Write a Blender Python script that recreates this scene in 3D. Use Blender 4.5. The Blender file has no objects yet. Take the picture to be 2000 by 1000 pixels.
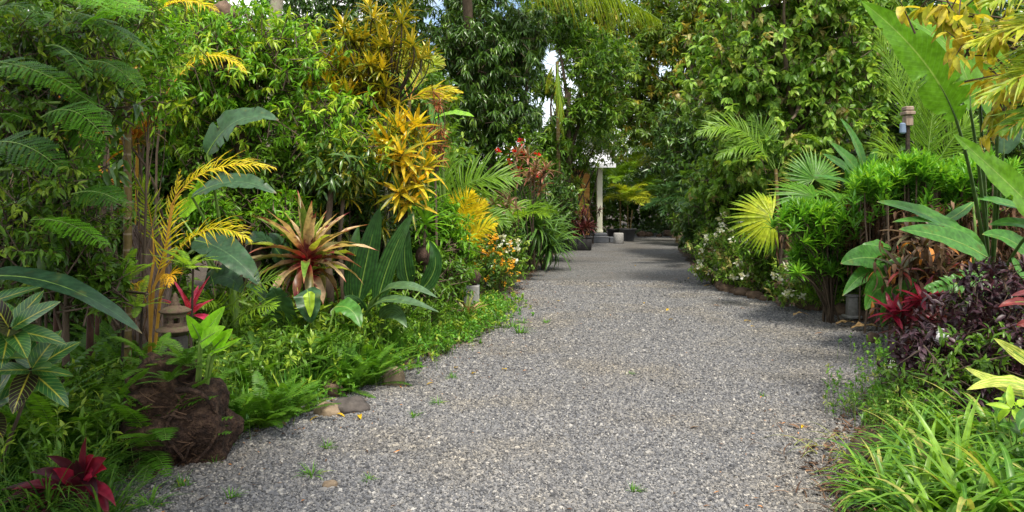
import bpy, math, random
import numpy as np
from mathutils import Vector, noise as mnoise

# ------------------------------------------------------------------ camera, sky, sun
SC = bpy.context.scene
F = 1444.0; HOR = 395.0; CH = 1.6            # focal length in photo pixels, horizon row, eye height
cam_d = bpy.data.cameras.new("camera"); cam = bpy.data.objects.new("camera", cam_d)
SC.collection.objects.link(cam); SC.camera = cam
cam_d.sensor_width = 36.0; cam_d.lens = 36.0 * F / 2000.0
cam_d.shift_y = -(500 - HOR) / 2000.0
cam.location = (0, 0, CH); cam.rotation_euler = (math.radians(90), 0, 0)
cam_d.clip_start = 0.05; cam_d.clip_end = 2000

SUN_EL, SUN_AZ = math.radians(62), math.radians(164)   # azimuth clockwise from +Y (the view direction)
w = bpy.data.worlds.new("World"); SC.world = w; w.use_nodes = True
nt = w.node_tree; bg = nt.nodes["Background"]
sky = nt.nodes.new("ShaderNodeTexSky"); sky.sky_type = 'NISHITA'; sky.sun_disc = False
sky.sun_elevation = SUN_EL; sky.sun_rotation = SUN_AZ
tc = nt.nodes.new("ShaderNodeTexCoord"); cn = nt.nodes.new("ShaderNodeTexNoise")
cn.inputs["Scale"].default_value = 2.6; cn.inputs["Detail"].default_value = 7
cr = nt.nodes.new("ShaderNodeValToRGB")
cr.color_ramp.elements[0].position = 0.40; cr.color_ramp.elements[1].position = 0.58
mx = nt.nodes.new("ShaderNodeMix"); mx.data_type = 'RGBA'
mx.inputs[7].default_value = (8.9, 8.8, 8.5, 1)
nt.links.new(tc.outputs["Generated"], cn.inputs["Vector"]); nt.links.new(cn.outputs["Fac"], cr.inputs["Fac"])
nt.links.new(cr.outputs["Color"], mx.inputs[0]); nt.links.new(sky.outputs["Color"], mx.inputs[6])
nt.links.new(mx.outputs[2], bg.inputs["Color"]); bg.inputs["Strength"].default_value = 0.14

sd = bpy.data.lights.new("sun", 'SUN'); sun = bpy.data.objects.new("sun", sd); SC.collection.objects.link(sun)
sd.energy = 3.3; sd.angle = math.radians(10); sd.color = (1.0, 0.94, 0.82)
sdir = Vector((math.sin(SUN_AZ) * math.cos(SUN_EL), math.cos(SUN_AZ) * math.cos(SUN_EL), math.sin(SUN_EL)))
sun.rotation_euler = sdir.to_track_quat('Z', 'Y').to_euler(); sun.location = sdir * 40

SC.view_settings.view_transform = 'Standard'; SC.view_settings.look = 'None'
SC.view_settings.exposure = 0.84; SC.view_settings.gamma = 1.0
SC.render.engine = 'CYCLES'
SC.cycles.max_bounces = 7; SC.cycles.diffuse_bounces = 4; SC.cycles.glossy_bounces = 2
SC.cycles.transmission_bounces = 4; SC.cycles.transparent_max_bounces = 4
SC.cycles.caustics_reflective = False; SC.cycles.caustics_refractive = False

# ------------------------------------------------------------------ helpers
C = SC.collection
def A3(*a): return np.array(a, float)
def at(px, py, Y): return A3((px - 1000) / F * Y, Y, CH + (HOR - py) / F * Y)
def gx(px, Y): return (px - 1000) / F * Y
def hz(py, Y): return CH + (HOR - py) / F * Y
def nrm(v):
    v = np.asarray(v, float)
    return v / np.maximum(np.linalg.norm(v, axis=-1, keepdims=True), 1e-9)
def RS(seed): return np.random.default_rng(seed)
def rdir(R, n): return nrm(R.normal(size=(n, 3)))

class MB:
    def __init__(s): s.V = []; s.Q = []; s.A = []; s.M = []; s.n = 0
    def add(s, V, Q, A=None, m=0):
        V = np.asarray(V, float).reshape(-1, 3); Q = np.asarray(Q, np.int64).reshape(-1, 4)
        if A is None: A = np.tile([.5, .5, .5, 0.], (len(V), 1))
        s.V.append(V); s.Q.append(Q + s.n); s.A.append(A); s.M.append(np.full(len(Q), m, np.int32)); s.n += len(V)
    def build(s, name, mats, parent=None, smooth=True, loc=None):
        if not isinstance(mats, (list, tuple)): mats = [mats]
        V = np.concatenate(s.V); Q = np.concatenate(s.Q); A = np.concatenate(s.A); M = np.concatenate(s.M)
        me = bpy.data.meshes.new(name)
        me.vertices.add(len(V)); me.vertices.foreach_set("co", V.astype(np.float32).ravel())
        me.loops.add(Q.size); me.loops.foreach_set("vertex_index", Q.astype(np.int32).ravel())
        me.polygons.add(len(Q)); me.polygons.foreach_set("loop_start", np.arange(0, Q.size, 4, dtype=np.int32))
        for mt in mats: me.materials.append(mt)
        me.polygons.foreach_set("material_index", M)
        me.polygons.foreach_set("use_smooth", np.full(len(Q), smooth, bool))
        at_ = me.attributes.new("lf", 'FLOAT_COLOR', 'POINT'); at_.data.foreach_set("color", A.astype(np.float32).ravel())
        me.update(calc_edges=True)
        o = bpy.data.objects.new(name, me); C.objects.link(o)
        if parent is not None: o.parent = parent
        if loc is not None: o.location = loc
        return o

def tag(o, label=None, cat=None, group=None, kind=None):
    if label: o["label"] = label
    if cat: o["category"] = cat
    if group: o["group"] = group
    if kind: o["kind"] = kind
    return o
def thing(name, label, cat, loc=(0, 0, 0), rz=0.0, group=None):
    o = bpy.data.objects.new(name, None); C.objects.link(o); o.location = loc; o.rotation_euler = (0, 0, rz)
    o.empty_display_size = .1
    return tag(o, label, cat, group)
def dup(root, loc, rz=0.0, sc=1.0, label=None, group=None):
    r = root.copy(); C.objects.link(r); r.location = loc; r.rotation_euler = (0, 0, rz); r.scale = (sc, sc, sc)
    if label: r["label"] = label
    if group: r["group"] = group
    for ch in list(root.children):
        c = ch.copy(); C.objects.link(c); c.parent = r
        for g in list(ch.children):
            d = g.copy(); C.objects.link(d); d.parent = c
    return r

PROF = {
    'lance': lambda t: np.sin(np.pi * np.clip(t, 0, 1) ** .75) ** .8 * (1 - .15 * t) + .03,
    'ovate': lambda t: np.sin(np.pi * np.clip(t, 0, 1) ** .62) ** .65 + .02,
    'strap': lambda t: np.minimum(1, .55 + 2.5 * t) * (1 - np.clip(t, 0, 1) ** 3.2) ** .8 + .01,
    'grass': lambda t: (1 - t ** 1.8) * .95 + .03,
    'paddle': lambda t: np.minimum(1, (t * 4.5 + .08)) ** .65 * np.clip(1 - t ** 2.7, 0, 1) ** .85 + .008,
    'fan': lambda t: np.where(t < .46, t / .46, ((1 - t) / .54) ** .75) + .012,
    'ticord': lambda t: (.32 + .68 * np.sin(np.pi * np.clip(t * .95 + .05, 0, 1) ** .85)) * np.clip(1 - t ** 5, 0, 1) + .01,
    'leaflet': lambda t: np.minimum(1, .5 + 4 * t) * (1 - t ** 2.2) + .03,
}
def blades(mb, P, D, U, L, W, bend=.5, S=4, prof='lance', fold=.35, rnd=None, age=0., m=0, R=None, wave=0.):
    P = np.atleast_2d(P).astype(float); N = len(P)
    D = nrm(np.broadcast_to(D, (N, 3))); U = np.broadcast_to(U, (N, 3)).astype(float)
    side = np.cross(D, U); bad = np.linalg.norm(side, axis=1) < 1e-3
    side[bad] = np.cross(D[bad], A3(1, .3, .2)); side = nrm(side); up = np.cross(side, D)
    L = np.broadcast_to(L, (N,)).astype(float); W = np.broadcast_to(W, (N,)).astype(float); bend = np.broadcast_to(bend, (N,)).astype(float)
    t = np.linspace(0, 1, S + 1); a = bend[:, None] * t[None] ** 1.2
    dx = np.cos(a); dy = -np.sin(a)
    cx = np.concatenate([np.zeros((N, 1)), np.cumsum((dx[:, 1:] + dx[:, :-1]) / 2, 1)], 1) / S
    cy = np.concatenate([np.zeros((N, 1)), np.cumsum((dy[:, 1:] + dy[:, :-1]) / 2, 1)], 1) / S
    sp = P[:, None] + L[:, None, None] * (cx[..., None] * D[:, None] + cy[..., None] * up[:, None])
    n = np.sin(a)[..., None] * D[:, None] + np.cos(a)[..., None] * up[:, None]
    w = PROF[prof](t)[None, :, None] * W[:, None, None] / 2
    fo = np.broadcast_to(fold, (N,))[:, None, None]
    s3 = side[:, None] * np.cos(fo); n3 = n * np.sin(fo)
    Lf = sp - w * s3 + w * n3; Rt = sp + w * s3 + w * n3
    if wave and R is not None:
        ph = R.uniform(0, 6.28, (N, 1)); ww = (np.sin(ph + t[None] * 13) * wave)[..., None] * w
        Lf = Lf + n * ww; Rt = Rt - n * ww
    V = np.stack([Lf, sp, Rt], 2)                 # N,S+1,3,3
    base = (np.arange(N) * (S + 1) * 3)[:, None, None] + (np.arange(S) * 3)[None, :, None] + np.arange(2)[None, None, :]
    Q = np.stack([base, base + 1, base + 4, base + 3], -1)
    if rnd is None: rnd = (R.random(N) if R is not None else np.full(N, .5))
    A = np.zeros((N, S + 1, 3, 4)); A[..., 0] = [0, .5, 1]; A[..., 1] = t[None, :, None]
    A[..., 2] = np.broadcast_to(rnd, (N,))[:, None, None]; A[..., 3] = np.broadcast_to(age, (N,))[:, None, None]
    mb.add(V.reshape(-1, 3), Q.reshape(-1, 4), A.reshape(-1, 4), m)

def bez(p0, p1, p2, n=12):
    t = np.linspace(0, 1, n)[:, None]; p0, p1, p2 = map(np.asarray, (p0, p1, p2))
    return (1 - t) ** 2 * p0 + 2 * t * (1 - t) * p1 + t * t * p2
def tube(mb, pts, r0, r1=None, sides=6, m=0, rnd=.5, radii=None):
    pts = np.asarray(pts, float); K = len(pts)
    T = nrm(np.gradient(pts, axis=0)); ref = A3(0.31, .93, .2)
    s = nrm(np.cross(T, ref)); u = np.cross(s, T)
    r = radii if radii is not None else np.linspace(r0, r0 if r1 is None else r1, K)
    a = np.linspace(0, 2 * np.pi, sides, endpoint=False)
    V = pts[:, None] + np.asarray(r)[:, None, None] * (np.cos(a)[None, :, None] * s[:, None] + np.sin(a)[None, :, None] * u[:, None])
    i = np.arange(K - 1)[:, None] * sides; j = np.arange(sides)[None]; k = (j + 1) % sides
    Q = np.stack([i + j, i + k, i + sides + k, i + sides + j], -1).reshape(-1, 4)
    A = np.zeros((K, sides, 4)); A[..., 0] = a / 6.283; A[..., 1] = np.linspace(0, 1, K)[:, None]; A[..., 2] = rnd
    mb.add(V.reshape(-1, 3), Q, A.reshape(-1, 4), m)
def twigs(mb, P0, P1, r0, r1, m=0):
    P0 = np.atleast_2d(P0); P1 = np.atleast_2d(P1); N = len(P0)
    T = nrm(P1 - P0); s = nrm(np.cross(T, A3(.31, .9, .2))); u = np.cross(s, T)
    a = np.arange(3) * 2.094
    ring = np.cos(a)[None, :, None] * s[:, None] + np.sin(a)[None, :, None] * u[:, None]
    V = np.stack([P0[:, None] + ring * r0, P1[:, None] + ring * r1], 1)
    b = (np.arange(N) * 6)[:, None]; j = np.arange(3)[None]; k = (j + 1) % 3
    Q = np.stack([b + j, b + k, b + 3 + k, b + 3 + j], -1).reshape(-1, 4)
    mb.add(V.reshape(-1, 3), Q, None, m)
def boxm(mb, c, s, rz=0., m=0, taper=1.0, bev=0.0):
    x, y, z = np.array(s) / 2.0
    if bev <= 0: ring = [(-x, -y), (x, -y), (x, y), (-x, y)]
    else: ring = [(-x + bev, -y), (x - bev, -y), (x, -y + bev), (x, y - bev), (x - bev, y), (-x + bev, y), (-x, y - bev), (-x, -y + bev)]
    n = len(ring); V = []
    lev = [(-z, 1.0), (z, taper)] if bev <= 0 else [(-z, 1 - bev / x), (-z + bev, 1.0), (z - bev, taper), (z, taper * (1 - bev / x))]
    for zz, k in lev:
        for a, b in ring: V.append((a * k, b * k, zz))
    V = np.array(V); ca, sa = math.cos(rz), math.sin(rz)
    V = np.stack([V[:, 0] * ca - V[:, 1] * sa, V[:, 0] * sa + V[:, 1] * ca, V[:, 2]], 1) + np.asarray(c)
    Q = []
    for l in range(len(lev) - 1):
        for i in range(n): Q.append((l * n + i, l * n + (i + 1) % n, (l + 1) * n + (i + 1) % n, (l + 1) * n + i))
    t0 = (len(lev) - 1) * n
    if n == 4: Q += [(3, 2, 1, 0), (t0, t0 + 1, t0 + 2, t0 + 3)]
    else:
        for o, rev in ((0, 1), (t0, 0)):
            for q in ((0, 1, 2, 3), (0, 3, 4, 7), (7, 4, 5, 6)):
                q = [o + i for i in q]; Q.append(q[::-1] if rev else q)
    mb.add(V, Q, None, m)
def lathe(mb, prof, seg=24, c=(0, 0, 0), m=0, wob=None):
    prof = np.array(prof, float); a = np.linspace(0, 2 * np.pi, seg, endpoint=False); K = len(prof)
    r = prof[:, 0][:, None] * (1 if wob is None else 1 + wob * np.sin(a * 3 + 1)[None] * .5 + wob * np.sin(a * 7)[None] * .3)
    V = np.stack([r * np.cos(a), r * np.sin(a), np.broadcast_to(prof[:, 1][:, None], (K, seg))], -1) + np.asarray(c)
    i = np.arange(K - 1)[:, None] * seg; j = np.arange(seg)[None]; k = (j + 1) % seg
    Q = np.stack([i + j, i + k, i + seg + k, i + seg + j], -1).reshape(-1, 4)
    A = np.zeros((K, seg, 4)); A[..., 0] = a / 6.283; A[..., 1] = np.linspace(0, 1, K)[:, None]; A[..., 2] = .5
    mb.add(V.reshape(-1, 3), Q, A.reshape(-1, 4), m)
def blob(mb, c, s, R, amp=.25, fr=2.0, nu=28, nv=16, m=0, fine=0.):
    th = np.linspace(0, 2 * np.pi, nu, endpoint=False); ph = np.linspace(0.02, np.pi - 0.02, nv)
    off = Vector(R.uniform(-50, 50, 3)); V = []
    for p in ph:
        for t in th:
            d = Vector((math.sin(p) * math.cos(t), math.sin(p) * math.sin(t), math.cos(p)))
            k = 1 + amp * mnoise.noise(d * fr + off) + (fine * mnoise.ridged_multi_fractal(d * fr * 3 + off, 1, 2, 4, 1, 2) if fine else amp * .3 * mnoise.noise(d * fr * 3 + off))
            V.append((d.x * s[0] * k + c[0], d.y * s[1] * k + c[1], d.z * s[2] * k + c[2]))
    i = np.arange(nv - 1)[:, None] * nu; j = np.arange(nu)[None]; k = (j + 1) % nu
    Q = np.stack([i + j, i + nu + j, i + nu + k, i + k], -1).reshape(-1, 4)
    A = np.zeros((nv * nu, 4)); A[:, 2] = R.random()
    mb.add(V, Q, A, m)

# ------------------------------------------------------------------ materials
def newmat(name):
    m = bpy.data.materials.new(name); m.use_nodes = True; t = m.node_tree
    for n in list(t.nodes): t.nodes.remove(n)
    return m, t, t.nodes, t.links, t.nodes.new("ShaderNodeOutputMaterial")
def ramp(nodes, stops, interp='LINEAR'):
    r = nodes.new("ShaderNodeValToRGB"); e = r.color_ramp.elements; r.color_ramp.interpolation = interp
    while len(e) < len(stops): e.new(.5)
    for el, (p, c) in zip(e, stops): el.position = p; el.color = (*c, 1)
    return r
def mth(nd, lk, op, a, b=None, c=None):
    n = nd.new("ShaderNodeMath"); n.operation = op
    for i, x in enumerate((a, b, c)):
        if x is None: continue
        if isinstance(x, (int, float)): n.inputs[i].default_value = x
        else: lk.new(x, n.inputs[i])
    return n.outputs[0]
def mixc(nd, lk, f, a, b, mode='MIX'):
    n = nd.new("ShaderNodeMix"); n.data_type = 'RGBA'; n.blend_type = mode
    for i, x in ((0, f), (6, a), (7, b)):
        if isinstance(x, (int, float)): n.inputs[i].default_value = x
        elif isinstance(x, tuple): n.inputs[i].default_value = (*x, 1)
        else: lk.new(x, n.inputs[i])
    return n.outputs[2]
def mapr(nd, lk, x, a, b, c=0., d=1.):
    n = nd.new("ShaderNodeMapRange"); n.interpolation_type = 'SMOOTHSTEP'; lk.new(x, n.inputs[0])
    for i, v in zip((1, 2, 3, 4), (a, b, c, d)): n.inputs[i].default_value = v
    return n.outputs[0]
def leafmat(name, cols, age=None, vein=None, lat=None, margin=None, tip=None, base=None, stripe=None, trans=.35, rough=.42, spec=.3, mott=.25, blotch=None):
    m, t, nd, lk, out = newmat(name)
    a = nd.new("ShaderNodeAttribute"); a.attribute_name = "lf"
    sp = nd.new("ShaderNodeSeparateColor"); lk.new(a.outputs["Color"], sp.inputs[0])
    u, v, r = sp.outputs[0], sp.outputs[1], sp.outputs[2]; ag = a.outputs["Alpha"]
    rp = ramp(nd, [(i / max(1, len(cols) - 1), c) for i, c in enumerate(cols)]); lk.new(r, rp.inputs[0]); col = rp.outputs[0]
    g = nd.new("ShaderNodeNewGeometry"); ns = nd.new("ShaderNodeTexNoise"); ns.inputs["Scale"].default_value = 22; ns.inputs["Detail"].default_value = 3
    tcn = nd.new("ShaderNodeTexCoord"); lk.new(tcn.outputs["Object"], ns.inputs["Vector"])
    if age: col = mixc(nd, lk, ag, col, age)
    ax = mth(nd, lk, 'ABSOLUTE', mth(nd, lk, 'SUBTRACT', u, .5))      # 0 at the midrib, .5 at the margin
    if base: col = mixc(nd, lk, mapr(nd, lk, v, base[1], base[2], 1, 0), col, base[0])
    if tip: col = mixc(nd, lk, mapr(nd, lk, v, tip[1], tip[2]), col, tip[0])
    if blotch:
        n2 = nd.new("ShaderNodeTexNoise"); n2.inputs["Scale"].default_value = blotch[1]; n2.inputs["Detail"].default_value = 4
        lk.new(tcn.outputs["Object"], n2.inputs["Vector"]); col = mixc(nd, lk, mapr(nd, lk, n2.outputs[0], blotch[2], blotch[2] + .08), col, blotch[0])
    if stripe:
        s = mth(nd, lk, 'SINE', mth(nd, lk, 'MULTIPLY', u, stripe[1])); col = mixc(nd, lk, mapr(nd, lk, s, -.2, .5), col, stripe[0])
    if margin: col = mixc(nd, lk, mapr(nd, lk, ax, margin[1], margin[1] + .08), col, margin[0])
    if lat:
        ph = mth(nd, lk, 'SUBTRACT', mth(nd, lk, 'MULTIPLY', v, lat[1]), mth(nd, lk, 'MULTIPLY', ax, lat[2]))
        s = mth(nd, lk, 'SINE', ph); col = mixc(nd, lk, mapr(nd, lk, s, lat[3], 1., 0, .8), col, lat[0])
    if vein: col = mixc(nd, lk, mapr(nd, lk, ax, .0, vein[1], .85, 0), col, vein[0])
    dk = mapr(nd, lk, ns.outputs[0], .3, .7, 1 - mott, 1 + mott)
    hs = nd.new("ShaderNodeHueSaturation"); lk.new(col, hs.inputs["Color"]); lk.new(dk, hs.inputs["Value"]); col = hs.outputs[0]
    p = nd.new("ShaderNodeBsdfPrincipled"); p.inputs["Roughness"].default_value = rough; p.inputs["Specular IOR Level"].default_value = spec
    lk.new(col, p.inputs["Base Color"])
    tr = nd.new("ShaderNodeBsdfTranslucent"); tcol = mixc(nd, lk, 1.0, col, (1.5, 1.45, .7), 'MULTIPLY'); lk.new(tcol, tr.inputs["Color"])
    ms = nd.new("ShaderNodeMixShader"); ms.inputs[0].default_value = trans
    lk.new(p.outputs[0], ms.inputs[1]); lk.new(tr.outputs[0], ms.inputs[2]); lk.new(ms.outputs[0], out.inputs[0])
    return m
def solid(name, c1, c2, scale=8., rough=.8, bump=.3, dist=.01, rings=None, bscale=None, spec=.3, stretch=None, c3=None):
    m, t, nd, lk, out = newmat(name)
    tcn = nd.new("ShaderNodeTexCoord"); vec = tcn.outputs["Object"]
    if stretch:
        mp = nd.new("ShaderNodeMapping"); mp.inputs["Scale"].default_value = stretch; lk.new(vec, mp.inputs[0]); vec = mp.outputs[0]
    n = nd.new("ShaderNodeTexNoise"); n.inputs["Scale"].default_value = scale; n.inputs["Detail"].default_value = 8; n.inputs["Roughness"].default_value = .65
    lk.new(vec, n.inputs["Vector"])
    stops = [(.32, c1), (.68, c2)] if c3 is None else [(.3, c1), (.5, c2), (.62, c3)]
    rp = ramp(nd, stops); lk.new(n.outputs[0], rp.inputs[0]); col = rp.outputs[0]
    if rings:
        sx = nd.new("ShaderNodeSeparateXYZ"); lk.new(tcn.outputs["Object"], sx.inputs[0])
        s = mth(nd, lk, 'SINE', mth(nd, lk, 'MULTIPLY', sx.outputs[2], rings[1])); col = mixc(nd, lk, mapr(nd, lk, s, .86, .98), col, rings[0])
    p = nd.new("ShaderNodeBsdfPrincipled"); p.inputs["Roughness"].default_value = rough; p.inputs["Specular IOR Level"].default_value = spec
    lk.new(col, p.inputs["Base Color"])
    if bump:
        n2 = nd.new("ShaderNodeTexNoise"); n2.inputs["Scale"].default_value = bscale or scale * 2.5; n2.inputs["Detail"].default_value = 6
        lk.new(vec, n2.inputs["Vector"]); b = nd.new("ShaderNodeBump"); b.inputs["Strength"].default_value = bump; b.inputs["Distance"].default_value = dist
        lk.new(n2.outputs[0], b.inputs["Height"]); lk.new(b.outputs[0], p.inputs["Normal"])
    lk.new(p.outputs[0], out.inputs[0]); return m

LM = dict(
 lime=leafmat("leaf_lime", [(.07, .19, .012), (.13, .31, .018), (.25, .44, .03)], age=(.42, .52, .04), vein=((.25, .42, .08), .06), trans=.38, rough=.34),
 mid=leafmat("leaf_mid_green", [(.045, .11, .010), (.085, .18, .014), (.16, .28, .022)], age=(.30, .40, .04), vein=((.12, .25, .05), .06), trans=.3, rough=.35),
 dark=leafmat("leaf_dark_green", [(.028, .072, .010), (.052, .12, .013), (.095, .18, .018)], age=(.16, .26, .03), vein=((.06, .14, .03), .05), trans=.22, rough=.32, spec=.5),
 mango=leafmat("leaf_mango", [(.05, .10, .010), (.09, .16, .014), (.16, .24, .02)], age=(.36, .26, .03), vein=((.12, .2, .05), .05), trans=.28, rough=.36),
 ovate=leafmat("leaf_ovate_green", [(.05, .13, .015), (.12, .25, .025), (.28, .43, .06), (.42, .50, .10)], age=(.42, .28, .12), vein=((.25, .4, .1), .05), lat=((.2, .36, .07), 42, 18, .7), trans=.36, rough=.38),
 frondg=leafmat("frond_green", [(.06, .15, .012), (.12, .24, .016), (.22, .36, .02)], vein=((.25, .38, .05), .1), trans=.35, rough=.35),
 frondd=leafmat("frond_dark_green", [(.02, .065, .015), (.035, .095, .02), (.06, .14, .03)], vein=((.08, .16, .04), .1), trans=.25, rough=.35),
 frondy=leafmat("frond_yellow", [(.42, .42, .02), (.68, .56, .02), (.80, .62, .025)], age=(.70, .36, .02), tip=((.62, .36, .03), .6, 1.), trans=.4, rough=.4),
 frondyg=leafmat("frond_yellow_green", [(.16, .28, .02), (.30, .38, .03), (.46, .46, .04)], tip=((.5, .4, .05), .7, 1.), trans=.4, rough=.38),
 bipin=leafmat("leaflet_bipinnate", [(.025, .085, .008), (.055, .16, .010), (.10, .26, .014)], age=(.15, .38, .02), trans=.4, rough=.4),
 fern=leafmat("fern_green", [(.04, .12, .010), (.075, .19, .014), (.15, .30, .02)], age=(.22, .38, .04), trans=.38, rough=.45),
 fernl=leafmat("fern_lime", [(.18, .38, .03), (.30, .50, .04), (.40, .55, .05)], trans=.42, rough=.45),
 banana=leafmat("banana_leaf", [(.11, .27, .014), (.14, .32, .02)], vein=((.30, .42, .10), .03), lat=((.14, .32, .035), 150, 40, .75), margin=((.16, .3, .05), .47), trans=.45, rough=.33, mott=.2),
 bananad=leafmat("banana_leaf_dark", [(.025, .07, .03), (.04, .10, .04)], vein=((.09, .17, .07), .03), lat=((.045, .10, .04), 110, 30, .7), tip=((.16, .10, .04), .95, 1.), blotch=((.07, .10, .03), 9, .6), trans=.2, rough=.42, spec=.4, mott=.25),
 heli=leafmat("heliconia_leaf", [(.05, .17, .025), (.08, .23, .035)], vein=((.22, .38, .1), .035), lat=((.085, .22, .03), 110, 36, .7), tip=((.25, .2, .06), .96, 1.), margin=((.22, .34, .08), .47), blotch=((.09, .17, .02), 9, .62), trans=.32, rough=.38, spec=.35, mott=.25),
 croy=leafmat("croton_yellow", [(.06, .14, .015), (.40, .36, .02), (.66, .46, .02), (.70, .40, .02)], age=(.04, .09, .015), vein=((.75, .5, .03), .12), blotch=((.10, .20, .02), 30, .60), trans=.3, rough=.35),
 croo=leafmat("croton_orange", [(.40, .12, .02), (.60, .26, .02), (.30, .28, .03)], age=(.07, .09, .02), vein=((.7, .35, .04), .12), blotch=((.30, .06, .02), 26, .6), trans=.25, rough=.35),
 crogr=leafmat("croton_green", [(.025, .07, .010), (.04, .10, .012), (.10, .15, .015), (.35, .32, .02)], age=(.66, .48, .02), vein=((.42, .36, .03), .12), blotch=((.34, .30, .02), 34, .60), trans=.22, rough=.3, spec=.5),
 cror=leafmat("croton_red", [(.30, .05, .02), (.45, .10, .03), (.5, .2, .06)], age=(.1, .05, .02), vein=((.55, .2, .05), .15), trans=.25, rough=.4),
 crobig=leafmat("croton_broad", [(.025, .10, .02), (.04, .13, .025)], age=(.02, .012, .01), vein=((.50, .45, .05), .06), lat=((.22, .32, .06), 62, 26, .86), margin=((.42, .40, .06), .465), trans=.22, rough=.28, spec=.55),
 cordr=leafmat("cordyline_red", [(.030, .008, .012), (.055, .010, .016), (.11, .012, .022)], age=(.36, .015, .045), margin=((.30, .03, .06), .47), trans=.3, rough=.36),
 cordp=leafmat("cordyline_pink", [(.55, .03, .10), (.65, .06, .14), (.4, .02, .06)], vein=((.75, .2, .3), .06), trans=.35, rough=.4),
 cordc=leafmat("cordyline_cream", [(.05, .14, .02), (.10, .22, .03), (.15, .03, .03), (.12, .24, .03), (.40, .46, .06)], age=(.74, .50, .30), blotch=((.15, .03, .035), 6, .56), base=((.30, .015, .03), .05, .38), tip=((.45, .12, .09), .82, 1.), margin=((.55, .28, .16), .45), trans=.3, rough=.36),
 brown=leafmat("leaf_brown", [(.035, .02, .012), (.085, .045, .025), (.15, .08, .045), (.30, .19, .12)], age=(.5, .2, .05), trans=.2, rough=.7, spec=.2),
 bronze=leafmat("leaf_bronze", [(.05, .03, .02), (.10, .06, .03), (.07, .11, .04)], age=(.3, .05, .04), trans=.2, rough=.4),
 purple=leafmat("leaf_purple", [(.020, .009, .012), (.036, .012, .018), (.06, .018, .026)], age=(.10, .05, .065), trans=.15, rough=.42, spec=.4),
 wine=leafmat("leaf_wine", [(.035, .012, .013), (.07, .018, .018), (.035, .05, .018)], age=(.11, .025, .025), trans=.2, rough=.4),
 pleat=leafmat("pleated_leaf", [(.03, .09, .02), (.05, .13, .03)], stripe=((.02, .06, .018), 44), trans=.25, rough=.33, spec=.5),
 pleats=leafmat("pleated_leaf_sheen", [(.08, .15, .06), (.11, .19, .08)], stripe=((.06, .12, .05), 44), trans=.2, rough=.28, spec=.6),
 drac=leafmat("dracaena_lime", [(.10, .30, .02), (.18, .42, .03), (.26, .48, .04)], age=(.05, .16, .02), trans=.4, rough=.36),
 grass=leafmat("strap_grass", [(.045, .14, .014), (.09, .22, .018), (.19, .34, .03)], age=(.40, .38, .10), vein=((.2, .36, .08), .1), trans=.38, rough=.36),
 grassd=leafmat("strap_grass_dark", [(.025, .08, .012), (.05, .13, .015), (.10, .20, .02)], age=(.12, .24, .04), vein=((.1, .2, .05), .1), trans=.3, rough=.36),
 shell=leafmat("shell_ginger_leaf", [(.30, .42, .05), (.38, .46, .07)], stripe=((.62, .60, .16), 30), lat=((.13, .27, .03), 26, 30, .72), trans=.38, rough=.36),
 bright=leafmat("leaf_bright_lime", [(.22, .50, .02), (.30, .58, .03)], vein=((.42, .66, .08), .04), lat=((.2, .5, .03), 60, 20, .75), trans=.45, rough=.3),
 cover=leafmat("ground_cover_leaf", [(.05, .16, .02), (.10, .26, .025), (.20, .38, .04)], age=(.35, .42, .05), trans=.35, rough=.4),
 redb=leafmat("red_banana_leaf", [(.20, .03, .03), (.26, .05, .04)], vein=((.5, .15, .12), .04), lat=((.12, .03, .03), 90, 40, .5), trans=.3, rough=.35),
 yleaf=leafmat('leaf_yellowing', [(.16, .28, .02), (.50, .44, .04), (.60, .48, .05)], tip=((.30, .17, .05), .7, 1.), vein=((.4, .4, .08), .05), trans=.4, rough=.45),
 rootf=leafmat('root_fibre', [(.02, .012, .008), (.06, .033, .02), (.13, .08, .05)], trans=.05, rough=.9, spec=.1),
 dusty=leafmat("leaf_dusty_pink", [(.14, .08, .05), (.30, .15, .11), (.12, .15, .05), (.36, .24, .16)], age=(.42, .16, .10), trans=.25, rough=.5),
 petw=leafmat("petal_white", [(.75, .74, .62), (.8, .8, .74)], base=((.7, .6, .2), 0., .3), trans=.3, rough=.6, mott=.05),
 peto=leafmat("petal_orange", [(.72, .34, .02), (.75, .45, .04)], trans=.3, rough=.6, mott=.1),
 petr=leafmat("petal_red", [(.6, .02, .02), (.65, .05, .04)], trans=.3, rough=.6, mott=.1),
 petp=leafmat("petal_pink", [(.45, .12, .14), (.5, .2, .16)], trans=.3, rough=.6, mott=.1),
)
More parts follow.
